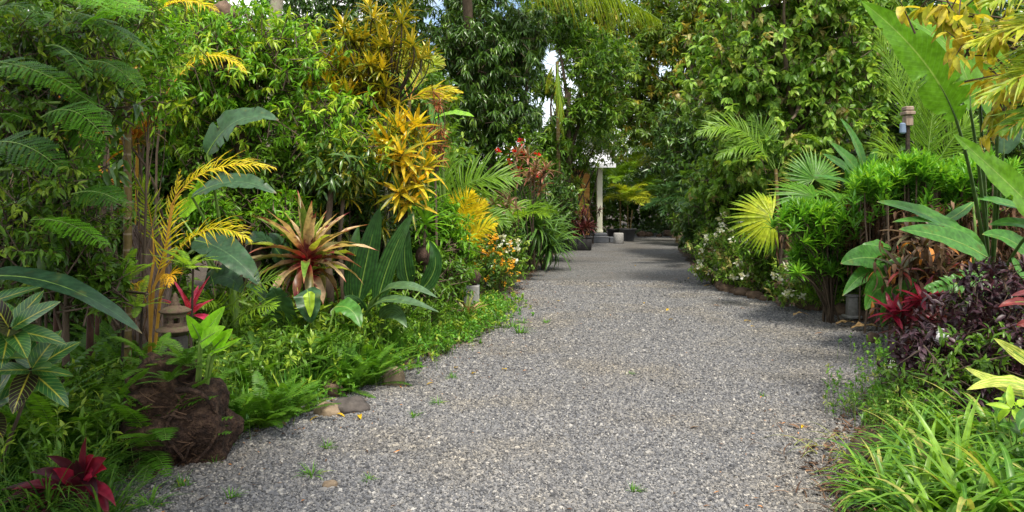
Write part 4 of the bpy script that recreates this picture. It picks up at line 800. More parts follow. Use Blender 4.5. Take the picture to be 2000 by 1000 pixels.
# dark glossy climbing leaves hanging among it
tree("glossy_vine", "dark glossy long leaves hanging in the shade below the feathery tree", "vine", 101, G(60, 5.0), [G(60, 5.), at(80, 500, 5.), at(90, 300, 4.9), at(170, 160, 4.8)], .012,
     [E(90, 420, 4.9, .35, .2, .3), E(190, 190, 4.9, .32, .2, .22), E(60, 250, 4.9, .35, .2, .35), E(160, 330, 4.9, .3, .2, .2), E(30, 120, 4.8, .3, .2, .3), E(30, 480, 4.6, .35, .2, .35), E(130, 80, 5, .4, .2, .35)], 380, 4, .16, .042, 'dark', droop=.95, bend=.7, limbs=5, S=4)

# big dark leaves (heliconia / strelitzia) mid-left
c_ = G(470, 6.9)
paddle_plant("wild_banana", "dark blue-green giant leaves behind the red and cream cordyline", "plant", 110, c_, [
    (at(405, 300, 6.7), at(465, 235, 6.6), at(545, 235, 6.5), .32, (.25, -.8, .7)), (at(375, 385, 6.8), at(455, 355, 6.6), at(540, 378, 6.5), .26, (0, -.7, .8)),
    (at(380, 470, 6.8), at(445, 495, 6.5), at(510, 560, 6.3), .32, (.3, -.8, .6)), (at(560, 640, 7.0), at(545, 590, 6.7), at(530, 560, 6.6), .3, (0, -1, .3)),
    (at(560, 520, 7.4), at(520, 470, 7.2), at(480, 480, 7.), .3, (0, -.7, .8)), (at(400, 560, 7.), at(440, 540, 6.8), at(475, 575, 6.6), .28, (0, -.8, .6)), (at(350, 420, 7.2), at(380, 390, 7.1), at(395, 350, 7.), .18, (.1, -.9, .4), 'bright')],
    stem=at(455, 560, 7.), mat='bananad', tears=3, wave=.1)
# long hanging leaf from the left edge
paddle_plant("bird_of_paradise", "long blue-green leaf arching in from the left over the ferns", "plant", 111, G(-220, 4.3), [
    (at(-60, 545, 4.2), at(110, 555, 4.15), at(278, 652, 4.1), .20, (.15, -.35, 1.)), (at(-160, 480, 4.4), at(-100, 380, 4.4), at(-30, 330, 4.4), .25, (.3, -1, .5)), (at(-60, 590, 4.1), at(-10, 640, 4.), at(40, 700, 4.), .2, (.2, -.6, .9))], mat='bananad', stem=None)
hs = [hd(20, 640, 3.7, (.5, -.5, .6)), hd(-30, 700, 3.7, (.4, -.4, .7)), hd(60, 720, 3.75, (.3, -.5, .5)), hd(-50, 600, 3.9, (.5, -.3, .8)), hd(-30, 800, 3.7, (.3, -.4, .9))]
rosettes("broad_croton", "glossy croton with yellow veined broad leaves at the left edge", "shrub", 112, G(-40, 3.8), hs, 9, .27, .105, 'crobig', 'bark', .012, bend=.35, e0=-5, e1=60, prof='ovate', S=8, fold=.22, agef=lambda q, R: 1. * (R.random(len(q)) < .22))

# cordylines
R = RS(120)
t = thing("red_cordyline", "dark red cordyline rosette at the near left corner of the gravel", "plant", (gx(160, 3.75), 3.75, 0))
mb = MB(); tube(mb, [(0, 0, 0), (0, 0, .1), (.0, 0, .18)], .016, .013, 8); mb.build("stem", WM['bark'], t)
for k, (px, py, dx, w_, age, N) in enumerate([(180, 845, .0, .06, .1, (-.3, -1, .2)), (232, 880, .06, .10, .35, (-.4, -1, .3)), (226, 905, .03, .10, 1., (-.3, -1, .4)), (122, 905, -.03, .08, .6, (.5, -1, .3)), (90, 905, -.08, .07, .0, (.5, -.7, .6)), (30, 970, -.1, .08, .0, (.2, -.5, 1)), (60, 935, -.1, .08, .2, (.2, -.6, 1)), (258, 965, .1, .07, .5, (0, -.4, 1)), (245, 990, .1, .08, .2, (0, -.3, 1)), (100, 1010, -.1, .08, 0., (0, -.3, 1)), (150, 1020, 0, .08, .0, (0, -.4, 1)), (200, 925, .0, .08, .7, (-.2, -1, .4)), (140, 935, 0, .07, .1, (.2, -1, .4)), (55, 1010, -.1, .08, .1, (.2, -.4, 1)), (110, 880, -.03, .055, 0., (.6, -1, .2)), (160, 890, 0, .055, 0., (.2, -1, .2)), (70, 960, -.08, .06, 0., (.3, -.5, 1)), (215, 960, .06, .06, 0., (-.2, -.5, 1)), (130, 985, -.02, .07, 0., (0, -.6, 1)), (185, 1000, .03, .07, 0., (0, -.6, 1)), (200, 880, .02, .07, .5, (-.5, -1, .2)), (40, 935, -.1, .06, 0., (.3, -.6, .8))]):
    tip = at(px, py, 3.7 + .0) - A3(gx(160, 3.75), 3.75, 0); tip[1] -= .05 + abs(dx); p0 = A3(0, 0, .14 + .03 * (k % 3)); md = (p0 + tip) / 2 + A3(0, 0, .05) + A3(dx * .3, 0, 0)
    mb = MB(); ribbon(mb, bez(p0, md, tip, 16), N, w_, 'ticord', .55, rnd=R.random() * .7, age=age, cross=2); mb.build("leaf", LM['cordr'], t)
hs = [hd(372, 610, 5.75, (.1, -.3, 1))]
rosettes("pink_cordyline", "hot pink cordyline glowing behind the little lantern", "plant", 121, G(370, 5.8), hs, 15, .27, .058, 'cordp', 'bark', .012, bend=.35, e0=5, e1=80, prof='lance', ages=False)
hs = [hd(600, 500, 7.3, (0, -.12, 1), 46, .70), hd(606, 530, 7.35, (0, -.25, 1), 14, .42)]
rosettes("cream_cordyline", "large red and cream striped cordyline standing over the ferns", "plant", 122, G(598, 7.5), hs, 30, .6, .095, 'cordc', 'barkd', .022, bend=.85, e0=-30, e1=84, prof='ticord', S=9, wave=.3, fold=.5, agef=lambda q, R: np.clip((R.random(len(q)) < .34) * R.uniform(.4, 1, len(q)), 0, 1))
for k, (px, Y, lab) in enumerate([(640, 7.9, "pale grey trunk of a small tree right behind the cream cordyline"), (665, 8.0, "second thin pale trunk between the cordyline and the pleated palm leaves")]):
    t = thing("small_tree", lab, "tree", G(px, Y)); mb = MB(); tube(mb, [(0, 0, 0), (.03, 0, .6), (-.01, 0, 1.2), (.05, 0, 1.9)], .05 - .02 * k, .03 - .01 * k, 9); mb.build("trunk", WM['bark'], t)
    R = RS(95 + k); Pc, d_ = crown_pts(R, [((.05, 0, 2.0), (.45, .35, .3))], 80, .3); mb = MB(); clusters(mb, R, Pc, nrm(d_ + UP), 8, .16, .04, droop=.8); mb.build("crown", LM['crogr' if k else 'dark'], t)
hs = [hd(912, 612, 9.6, (0, -.4, 1))]
rosettes("bromeliad", "cream and red bromeliad open star in front of the concrete post", "plant", 124, G(912, 9.6), hs, 20, .3, .045, 'cordc', 'barkd', .012, bend=.5, e0=0, e1=75, S=6, root_pt=G(912, 9.6), agef=lambda q, R: q * .8)
hs = [hd(852, 575, 9.4, (.1, -.4, 1)), hd(830, 555, 9.6, (0, -.3, 1))]
rosettes("bromeliad", "pair of pinkish bromeliads left of the concrete post", "plant", 125, G(848, 9.5), hs, 16, .25, .04, 'cror', 'barkd', .012, bend=.5, e0=5, e1=75, agef=lambda q, R: q * .3)

# bright lime plant on the stump
paddle_plant("lime_ginger", "bright lime green leaves sprouting from the root stump", "plant", 126, (gx(378, 4.66), 4.7), [
    (at(394, 660, 4.6), at(412, 635, 4.58), at(440, 598, 4.55), .14, (-.3, -1, .3)), (at(390, 660, 4.6), at(380, 640, 4.55), at(364, 615, 4.5), .085, (.4, -1, .2)), (at(392, 668, 4.55), at(412, 655, 4.5), at(440, 638, 4.45), .13, (0, -1, .6)),
    (at(418, 680, 4.55), at(432, 665, 4.5), at(455, 642, 4.45), .11, (0, -1, .4)), (at(420, 684, 4.5), at(440, 678, 4.45), at(472, 660, 4.4), .08, (0, -.7, 1)), (at(410, 692, 4.5), at(418, 688, 4.5), at(428, 680, 4.48), .05, (0, -.7, 1))], mat='bright', wave=.02)
# pleated palm-grass
paddle_plant("palm_grass", "clump of tall dark pleated leaves with arching silvery ones", "plant", 127, G(745, 7.9), [
    (at(700, 590, 7.7), at(720, 490, 7.6), at(742, 405, 7.5), .26, (.3, -1, .2)), (at(735, 600, 7.7), at(765, 500, 7.6), at(808, 415, 7.5), .24, (-.3, -1, .2)), (at(690, 600, 7.9), at(690, 520, 7.8), at(700, 440, 7.8), .2, (0, -1, .2)),
    (at(720, 610, 7.5), at(770, 560, 7.2), at(855, 582, 7.), .20, (0, -.5, 1), 'pleats'), (at(715, 620, 7.4), at(760, 585, 7.1), at(858, 610, 6.9), .16, (0, -.6, 1), 'pleats'), (at(740, 640, 7.4), at(765, 610, 7.2), at(795, 640, 7.), .2, (0, -.8, .5), 'pleats'),
    (at(800, 560, 8.4), at(790, 500, 8.3), at(798, 440, 8.3), .22, (0, -1, .2)), (at(820, 570, 8.3), at(850, 520, 8.2), at(838, 470, 8.2), .2, (-.2, -1, .2)), (at(700, 640, 7.5), at(695, 600, 7.3), at(672, 580, 7.2), .22, (.2, -1, .4))], mat='pleat', wave=.05)
# variegated caladium-like leaf & friends
paddle_plant("philodendron", "broad arrow shaped leaves, one splashed bright yellow, under the cordyline", "plant", 128, G(620, 6.9), [
    (at(600, 565, 6.8), at(604, 595, 6.7), at(606, 632, 6.7), .26, (0, -1, .3), 'bananad'), (at(655, 600, 6.9), at(685, 605, 6.8), at(705, 640, 6.7), .2, (0, -.7, .8), 'heli'),
    (at(603, 570, 6.64), at(605, 590, 6.6), at(606, 620, 6.6), .11, (0, -1, .3), 'fernl'), (at(520, 590, 7.), at(500, 570, 6.9), at(480, 560, 6.8), .2, (0, -.7, .8), 'bananad')], wave=.12)

# dracaena seedling on a coconut ball
t = thing("coconut_planter", "lime leaved seedling growing from a hanging-brown coconut ball on a stake", "plant", G(829, 8.5)); zc = hz(499, 8.5); R = RS(130)
t["label"] = "brown coconut ball on a stake sprouting lime green leaves"
mb = MB(); blob(mb, (0, 0, zc), (.105, .10, .11), RS(9), .1, 2, 28, 18); mb.build("ball", WM['coco'], t)
mb = MB(); tube(mb, [(0, 0, 0), (0, 0, zc - .1)], .013, .012, 6); mb.build("stake", WM['bark'], t)
mb = MB(); tube(mb, [(0, 0, zc + .08), (.0, 0, zc + .2), (.01, 0, zc + .35)], .02, .016, 7); mb.build("stem", WM['bark'], t)
mb = MB(); rosette(mb, R, (.01, 0, zc + .38), 26, .38, .05, -25, 82, .6, 'strap', S=5, ages=False); rosette(mb, R, (.01, 0, zc + .58), 14, .3, .045, 10, 85, .4, 'strap', S=5, ages=False); rosette(mb, R, (.06, .0, zc + .2), 14, .3, .03, -40, 40, .9, 'strap', S=5); mb.build("leaves", LM['drac'], t)

# green coconut-like palm, yellow areca in the middle left
palm("young_palm", "green feather palm with a broad arching frond behind the yellow areca", "palm", 131, G(880, 11.4), [
    (at(870, 430, 11.3), at(900, 320, 11.1), at(1015, 352, 11.), dict(n=44, ll=.62, N=(.2, -.8, .5), lift=.1, droop=.35, ang=60)), (at(850, 430, 11.4), at(845, 340, 11.2), at(800, 370, 11.), dict(n=36, ll=.5, N=(0, -.8, .5))),
    (at(860, 430, 11.4), at(868, 340, 11.4), at(882, 290, 11.4), dict(n=30, ll=.4, N=(0, -1, .2), ang=35)), (at(880, 450, 11.2), at(930, 400, 11.), at(995, 440, 10.8), dict(n=36, ll=.4, N=(0, -.8, .6)))], mat='frondg', lw=.034)
R = RS(132)
palm("areca_palm", "small bright yellow areca palm beside the orange flower bush", "palm", 133, G(905, 11), [
    (at(905, 500, 10.9), at(890, 410, 10.8), at(925, 378, 10.6), dict(n=26, ll=.42, N=(0, -1, .4))), (at(905, 500, 10.9), at(880, 440, 10.8), at(850, 440, 10.6), dict(n=24, ll=.36, N=(0, -.9, .5))), (at(905, 500, 10.9), at(925, 440, 10.8), at(968, 440, 10.6), dict(n=26, ll=.36, N=(0, -.8, .7))),
    (at(905, 500, 10.9), at(895, 450, 10.7), at(880, 470, 10.4), dict(n=24, ll=.3, N=(0, -.7, .8))), (at(905, 500, 11.), at(912, 420, 11.), at(948, 395, 10.9), dict(n=24, ll=.36, N=(0, -1, .4))), (at(905, 500, 10.9), at(905, 450, 10.6), at(915, 470, 10.3), dict(n=22, ll=.28, N=(0, -.7, .8)))], mat='frondy', rach='stemo', lw=.034, stems=[([G(905, 11), at(905, 500, 10.9)], .02, 'stemo')])
palm("fan_palm", "straw yellow palm blade sticking out right of the tall croton", "palm", 134, G(800, 10), [
    (at(800, 195, 9.9), at(840, 165, 9.8), at(902, 180, 9.7), dict(n=16, ll=.26, N=(0, -1, .3), ang=22)), (at(800, 195, 9.9), at(850, 185, 9.8), at(890, 192, 9.7), dict(n=14, ll=.22, N=(0, -.8, .6), ang=18)), (at(800, 200, 9.9), at(770, 120, 10.), at(800, 70, 10), dict(n=20, ll=.3, N=(0, -1, .3), ang=30, mat='frondyg')), (at(800, 200, 9.9), at(820, 110, 10.), at(865, 125, 10), dict(n=24, ll=.3, N=(0, -1, .3), ang=50, mat='frondyg'))], mat='frondy', rach='stemo', lw=.03, stems=[([G(800, 10), at(795, 300, 10), at(800, 195, 9.9)], .03)])
paddle_plant("banana_plant", "pale green banana leaf held flat above the rust red croton", "plant", 135, G(880, 11), [(at(850, 232, 10.6), at(885, 222, 10.4), at(926, 228, 10.2), .26, (0, -.5, 1), 'bright'), (at(860, 260, 11.), at(850, 230, 11), at(838, 200, 11.), .2, (.3, -1, .3), 'heli')], stem=at(862, 300, 10.9), stem_r=.04, mat='banana')

# dark strappy palm-like plants further up
for k, (px, Y, py, lab, m_, n_, L_) in enumerate([(1035, 17.2, 430, "weeping dark strap leaved shrub leaning over the drive edge", 'grassd', 60, 1.0), (1060, 17.6, 465, "low dark drooping strap plant against the drive", 'grassd', 50, .8), (1075, 20, 440, "dark strap leaved plant beyond the weeping shrub", 'grassd', 44, .8)]):
    rosettes("strap_leaf_shrub", lab, "shrub", 140 + k, G(px, Y), [hd(px, py, Y, (.2, -.2, 1)), hd(px - 25, py - 15, Y + .2, (-.3, -.1, 1)), hd(px + 14, py + 15, Y - .2, (.4, -.3, .8))], n_, L_, .06, m_, 'bark', .03, bend=1.3, e0=-20, e1=85)
R = RS(145)
hs = [hd(1045 + R.normal() * 22, 350 + R.normal() * 25, 16.8 + R.normal() * .3, (R.normal() * .4, -.2, 1)) for k in range(12)]
rosettes("bronze_croton", "bronze and pink croton above the weeping strap leaves", "shrub", 146, G(1042, 17), hs, 14, .34, .05, 'dusty', 'bark', .012, bend=.6, e0=-10, e1=80, agef=lambda q, R: (q > .3) * R.random(len(q)))
hs = [hd(985 + R.normal() * 14, 405 + R.normal() * 35, 14 + R.normal() * .3, (R.normal() * .4, -.2, 1)) for k in range(9)]
rosettes("pink_croton", "dusty pink croton between the green palm frond and the flower bushes", "shrub", 147, G(985, 14.2), hs, 12, .24, .045, 'dusty', 'bark', .010, bend=.6, e0=-10, e1=80, ages=False)
palm("young_palm", "small green palm fanning beside the drooping dark shrub", "palm", 148, G(1000, 15), auto_fronds(RS(148), at(1000, 440, 15), 9, 1.2, (25, 80), n=26, ll=.45), mat='frondg', lw=.04)

def flower_bush(name, label, seed, base, ells, M, leaf, fmat, nf, fs, L=.09, W=.04, np_=10, old=0, group=None):
    def ex(root, R, P, ax):
        sc_ = ax[:, 1] - ax[:, 2] * .3 + R.normal(size=len(P)) * .25; front = np.argsort(sc_)[:int(nf * 2.2)]
        for i in R.choice(front, min(nf, len(front)), replace=False):
            mb = MB(); p = P[i] + ax[i] * .10 + A3(0, -.05, .02); D = rdir(R, np_); D[:, 1] -= .4; D[:, 2] += .3
            blades(mb, np.repeat(p[None], np_, 0) + R.normal(size=(np_, 3)) * fs * .15, D, UP + R.normal(size=(np_, 3)) * .3, fs * .62, fs * .5, .5, 2, 'ovate', .25, R=R); mb.build("flower", LM[fmat if R.random() > old else 'brown'], root)
    return tree(name, label, "shrub", seed, base, [base, base + UP * .3], .02, ells, M, 8, L, W, leaf, prof='ovate', droop=.3, limbs=6, flush=.15, extra=ex, tw=.12, twr=.003)
flower_bush("orange_flower_bush", "small bush spilling orange-yellow blossoms onto the drive edge", 150, G(975, 12.8), [E(972, 505, 12.9, .32, .3, .32), E(985, 540, 12.7, .28, .25, .2), E(940, 490, 13, .35, .3, .3)], 130, 'mid', 'peto', 90, .075, .06, .028, 8)
flower_bush("white_flower_bush", "green bush dotted with white blooms behind the orange flower bush", 151, G(1000, 13.8), [E(1000, 480, 13.7, .30, .3, .4), E(975, 465, 13.9, .35, .3, .35), E(1015, 515, 13.5, .2, .25, .2)], 170, 'mid', 'petw', 12, .13, .09, .04)
flower_bush("red_hibiscus", "shrub carrying red flowers against the dark mango", 152, G(1008, 17.3), [E(1008, 290, 17.4, .5, .4, .7), E(1030, 320, 17.4, .5, .4, .5)], 190, 'mid', 'petr', 8, .15, .14, .06)
hs = [hd(1125 + R.normal() * 18, 440 + R.normal() * 16, 24.6 + R.normal() * .15, (R.normal() * .5, -.3, 1)) for k in range(26)]
rosettes("wine_croton", "wine red low shrub filling the black planter box", "shrub", 153, G(1125, 24.6), hs, 16, .34, .05, 'wine', 'barkd', .015, bend=.9, e0=-30, e1=80)
hs = [hd(1120 + R.normal() * 22, 375 + R.normal() * 24, 25.2 + R.normal() * .2, (R.normal() * .4, -.2, 1)) for k in range(22)]
rosettes("leafy_shrub", "taller green leaved shrub growing behind the planter box", "shrub", 154, G(1120, 25.2), hs, 12, .30, .05, 'mid', 'barkd', .02, bend=.8, e0=-30, e1=80)
tree("leafy_shrub", "dark green shrub between the drive edge and the planter", "shrub", 155, G(1085, 24.6), [G(1085, 24.6), at(1085, 440, 24.6)], .05, [E(1085, 400, 24.8, .6, .5, 1.0), E(1075, 350, 25, .7, .5, .7)], 260, 9, .16, .06, 'dark', limbs=4)
# potted palms by the house
b0 = A3(gx(1226, 30.6), 30.6, .0)
palm("potted_palm", "lime green palm growing in the wide charcoal pot", "palm", 156, b0, auto_fronds(RS(156), at(1226, 400, 30.6), 15, 1.7, (30, 85), n=26, ll=.55), mat='frondyg', lw=.05, stems=[([b0 + UP * .45, at(1226, 400, 30.6)], .03), ([b0 + A3(.1, 0, .45), at(1235, 410, 30.6)], .03)])
b0 = A3(gx(1212, 31.2), 31.2, 0)
palm("potted_palm", "yellow stemmed palm rising behind the concrete cylinder", "palm", 157, b0, auto_fronds(RS(157), at(1210, 360, 31.2), 13, 1.8, (25, 85), n=26, ll=.55), mat='frondg', lw=.05, stems=[([b0, at(1211, 360, 31.2)], .035)])
palm("areca_palm", "large green areca palm behind the pots under the far mango", "palm", 158, G(1262, 33), auto_fronds(RS(158), at(1260, 400, 33), 18, 2.6, (35, 88), n=28, ll=.6) + auto_fronds(RS(159), at(1240, 340, 33), 8, 2.2, (35, 88), n=28, ll=.6, mat='frondyg'), mat='frondg', lw=.06)
palm("areca_palm", "dark green palm at the very end of the drive", "palm", 160, G(1320, 29), auto_fronds(RS(160), at(1325, 395, 29), 18, 2.2, (15, 85), n=28, ll=.6), mat='frondd', lw=.05, stems=[([G(1322, 29), at(1325, 395, 29)], .06)])
tree("broadleaf_shrub", "dark shrub closing the drive beside the rock heap", "shrub", 161, G(1345, 27), [G(1345, 27), at(1345, 440, 27)], .06, [E(1340, 430, 27, .7, .7, .8), E(1350, 370, 27, .9, .8, .9), E(1300, 350, 34, 1.5, 1, 1.3), E(1330, 455, 36, 2.6, 1, 1.)], 1300, 9, .2, .07, 'dark', limbs=6)
tree("broadleaf_shrub", "green shrubs massed at the far turn behind the palms", "shrub", 162, G(1230, 39), [G(1230, 39), at(1230, 430, 39)], .06, [E(1200, 400, 39, 2.4, 1, 2.), E(1290, 400, 39, 2.0, 1, 2.), E(1110, 380, 36, 2.4, 1, 2.4)], 1300, 9, .3, .11, 'mid', limbs=6)

# hanging coconut frond at the top and a withered one
palm("coconut_palm", "coconut palm frond hanging its leaflets across the top of the drive", "palm", 165, G(950, 17), [
    (at(900, -100, 17), at(1110, -80, 17), at(1290, 40, 17), dict(n=90, ll=1.5, hang=1.3, ang=50, droop=.3, rr=.03, tip=.5)), (at(905, -100, 17), at(1000, -110, 17), at(1150, -30, 17.5), dict(n=70, ll=1.35, hang=1.1, ang=50, droop=.3, rr=.03)), (at(900, -130, 17), at(820, -160, 16.5), at(740, -60, 16.), dict(n=40, ll=.9, hang=.6, rr=.03))],
    mat='frondyg', rach='stemg', lw=.045, stems=[([G(935, 18.6), at(925, 200, 18.4), at(905, -120, 17)], .14, 'bark')])
palm("withered_palm", "yellowing narrow palm frond hanging straight down beside the sky gap", "palm", 166, G(1092, 24), [(at(1088, 120, 24), at(1090, 170, 23.8), at(1100, 260, 23.7), dict(n=40, ll=.8, hang=1.2, ang=25, droop=.2, rr=.02, age=.4)), (at(1085, 125, 24), at(1070, 130, 24), at(1065, 180, 24), dict(n=30, ll=.6, hang=1.1, mat='frondyg', ang=40))], mat='frondyg', lw=.05, stems=[([G(1092, 24.3), at(1090, 250, 24.3), at(1088, 120, 24)], .07)])

# ================================================================== RIGHT BED
# white flower bush along the edge
flower_bush("white_rose_bush", "long low bush with white and faded brown flowers edging the drive", 170, G(1450, 13), [E(1395, 490, 14, .5, .4, .5), E(1440, 520, 13.2, .5, .4, .55), E(1500, 540, 12.5, .5, .4, .5), E(1380, 520, 14.3, .3, .3, .3), E(1550, 560, 10.9, .4, .3, .42), E(1460, 460, 13.6, .5, .4, .4), E(1545, 500, 12.6, .5, .4, .5)], 1250, 'ovate', 'petw', 100, .12, .085, .036, 10, .22)
def fan(mb, R, c, N, d, L, n=34, spread=150, lw=.055, m=0, sag=.35, rnd0=0.):
    N = nrm(N); d = nrm(np.asarray(d, float) - N * np.dot(d, N)); s = np.cross(d, N)
    a = np.radians(np.linspace(-spread, spread, n)); D = np.cos(a)[:, None] * d + np.sin(a)[:, None] * s + R.normal(size=(n, 3)) * .02
    blades(mb, np.repeat(np.asarray(c)[None], n, 0), D, N + .001, L * (1 - .25 * (np.abs(a) / np.radians(spread)) ** 2) * R.uniform(.93, 1.05, n), L * 2.1 * math.radians(spread) / n * .66, sag * R.uniform(.6, 1.6, n), 7, 'fan', .5, rnd=np.clip(rnd0 + R.random(n) * .4, 0, 1), m=m)
R = RS(172); b0 = G(1530, 11.3)
t = thing("fan_palm", "fan palm with one sunlit yellow fan leaf over the white flowers", "palm", b0)
mb = MB(); tube(mb, [(0, 0, 0), (.02, 0, .5), (0, 0, hz(450, 11.3))], .09, .07, 12); mb.build("trunk", WM['fibre'], t)
fanm = leafmat("fan_leaf_yellow", [(.30, .40, .02), (.50, .52, .03), (.62, .56, .03)], tip=((.20, .36, .03), .5, 1.), trans=.45, rough=.36)
fang = leafmat("fan_leaf_green", [(.07, .20, .02), (.13, .28, .03), (.28, .38, .03)], tip=((.45, .40, .05), .75, 1.), trans=.4, rough=.36)
for k, (c, N, d, L, sp, m_, sag) in enumerate([((1508, 425, 10.9), (-.15, -1, .45), (-1, -.1, .12), .70, 100, 0, .45), ((1590, 385, 11.4), (.1, -.6, .9), (-.6, 0, .7), .75, 110, 1, .3), ((1640, 395, 11.3), (.2, -.7, .8), (.8, 0, .5), .6, 110, 1, .4), ((1545, 460, 11.5), (-.3, -.6, .7), (-.5, -.5, -.2), .55, 120, 1, .5), ((1590, 350, 11.9), (0, -.9, .3), (0, 0, 1), .6, 120, 1, .25), ((1660, 440, 10.7), (.0, -.6, .9), (-.6, -.3, -.3), .6, 60, 1, .6)]):
    p = loc_(at(*c), b0); mb = MB(); fan(mb, R, p, N, d, L, 34, sp, sag=sag * 1.5); tube(mb, bez((0, 0, hz(450, 11.3) * .9), p * .6 + A3(0, 0, .5), p, 8), .012, .008, 5, 1); mb.build("frond", [fang if m_ else fanm, WM['stemg']], t)
mb = MB(); n = 60; blades(mb, np.repeat(A3(0, -.02, hz(455, 11.3))[None], n, 0) + R.normal(size=(n, 3)) * .08, rdir(R, n) - A3(0, .3, .7), UP, R.uniform(.15, .4, n), .05, .8, 3, 'ovate', .4, R=R); mb.build("dead_leaves", LM['brown'], t)

# clipped dracaena bush with bundled stems
R = RS(173); Yb = 9.8
hs = [hd(1590 + R.normal() * 36, 405 + abs(R.normal()) * 26, Yb + R.normal() * .25, (R.normal() * .25, -.1, 1)) for k in range(110)] + [hd(1545 + R.random() * 95, 430 + R.random() * 110, Yb + R.normal() * .25, (R.normal() * .5, -.3, 1)) for k in range(95)]
rosettes("song_dracaena", "clipped bush of bunched bare stems with green tufted top", "shrub", 174, G(1622, Yb), hs, 15, .19, .032, 'drac', 'bark', .011, tight=1, sfrac=.22, bend=.4, e0=0, e1=85, agef=lambda q, R: np.full(len(q), R.random() * .7))
# hedge
t = thing("dracaena_hedge", "flat clipped hedge with bright green shoots over brown lower leaves", "hedge", G(1820, 9.2)); b_ = G(1820, 9.2); mb = MB(); wb = MB(); db = MB(); n = 1250
for i in range(n):
    x = R.uniform(1665, 1985); Y = R.uniform(8.4, 10.8); lower = R.random() < .3
    p = loc_(at(x, 0, Y), b_); p[2] = R.uniform(1.35, 1.9) if lower else 1.92 + R.normal() * .07 + .16 * mnoise.noise(Vector((x * .02, Y * 1.8, 3))) + .12 * (x > 1700) * math.sin(x * .05) * .4
    if x < 1710: p[2] -= .15 * (1710 - x) / 45
    rosette(mb, R, p, 9, .17, .032, 10, 85, .35, 'strap', ax=(R.normal() * .2, -.15, 1), S=3, r0=.004, agef=lambda q, R: np.full(len(q), .3 + .7 * R.random() if lower else R.random() * .45))
    if i % 12 == 0: tube(wb, bez((p[0] * .9 + R.normal() * .1, p[1], 0), (p[0], p[1], p[2] * .5), p, 6), .013, .008, 5)
n = 6000; P = np.stack([R.uniform(-.78, 1.15, n), R.uniform(-.85, 1.2, n), R.uniform(.75, 1.62, n)], 1)
blades(db, P, rdir(R, n) - UP * .6, UP, R.uniform(.1, .22, n), R.uniform(.025, .05, n), R.uniform(.2, 1.2, n), 3, 'lance', .4, R=R, age=(R.random(n) < .012) * 1.)
wb.build("stems", WM['bark'], t); mb.build("green_shoots", LM['drac'], t); db.build("brown_leaves", LM['brown'], t)
n = 500
tree("understory_shrub", "dark shrub hidden in the shade below the hedge", "shrub", 175, G(1830, 9.6), [G(1830, 9.6), at(1830, 560, 9.6)], .03, [E(1760, 560, 9.6, .5, .4, .5), E(1860, 520, 9.2, .6, .4, .6), E(1950, 480, 9.2, .6, .4, .6), E(1900, 600, 8.6, .6, .4, .4)], 480, 9, .13, .045, 'dark', limbs=6)

# large-leaved plants
paddle_plant("heliconia", "cluster of stiff paddle leaves left of the clipped hedge", "plant", 180, G(1690, 10.4), [
    (at(1690, 355, 10.3), at(1660, 315, 10.2), at(1622, 278, 10.1), .24, (.3, -1, .4)), (at(1680, 350, 10.3), at(1648, 325, 10.1), at(1606, 300, 10.), .20, (.2, -1, .6)), (at(1690, 345, 10.3), at(1672, 280, 10.3), at(1640, 230, 10.3), .18, (.5, -1, .2)), (at(1670, 360, 10.), at(1632, 350, 9.8), at(1586, 342, 9.7), .16, (0, -.6, 1)),
    (at(1700, 340, 10.3), at(1705, 310, 10.3), at(1715, 288, 10.3), .16, (-.3, -1, .4)), (at(1660, 370, 10.2), at(1655, 350, 10.1), at(1650, 330, 10), .12, (0, -1, .3))], mat='heli', stem=at(1690, 430, 10.4), stem_r=.03)
paddle_plant("heliconia", "three long overlapping green blades pointing left below the hedge", "plant", 181, G(1905, 7.1), [
    (at(1895, 470, 6.9), at(1810, 420, 6.8), at(1712, 394, 6.7), .24, (-.1, -.7, .8)), (at(1925, 500, 6.8), at(1850, 440, 6.8), at(1742, 434, 6.6), .20, (-.2, -.6, .9)), (at(1930, 505, 6.7), at(1850, 465, 6.6), at(1755, 448, 6.5), .26, (-.1, -.8, .6)), (at(1900, 395, 7.4), at(1850, 430, 7.2), at(1800, 440, 7.1), .12, (0, -.6, 1))], mat='heli', stem=at(1915, 600, 7.), stem_r=.035)
paddle_plant("heliconia", "green blades entering from the right edge beside the hedge", "plant", 182, G(2060, 7.2), [
    (at(2060, 560, 7.), at(1990, 480, 6.9), at(1918, 458, 6.8), .26, (-.1, -.8, .6)), (at(2060, 430, 7.), at(1970, 400, 7.), at(1905, 388, 6.9), .2, (0, -.6, .9)), (at(2050, 480, 7.1), at(2000, 440, 7.), at(1930, 440, 7.), .2, (0, -.7, .8)), (at(2080, 400, 6.8), at(2020, 370, 6.8), at(1960, 365, 6.8), .18, (0, -.7, .8)), (at(2060, 560, 6.9), at(2010, 540, 6.8), at(1975, 500, 6.8), .2, (0, -.9, .4))], mat='heli', stem=at(2060, 640, 7.), stem_r=.035)
R = RS(183); b0 = G(1935, 6.7); t = thing("torn_banana_leaf", "low banana leaf torn into strips in front of the brown cordyline", "plant", b0); mb = MB()
frond(mb, R, loc_(at(1955, 545, 6.6), b0), loc_(at(1890, 548, 6.5), b0), loc_(at(1812, 565, 6.4), b0), n=15, ll=.15, lw=.075, ang=80, lift=.15, droop=.3, start=.05, N=(0, -.8, .6), rr=.008, tip=.7); tube(mb, bez((0, 0, 0), (.0, 0, .5), loc_(at(1955, 545, 6.6), b0), 8), .015, .01, 6, 1); mb.build("leaf", [LM['heli'], WM['stemg']], t)
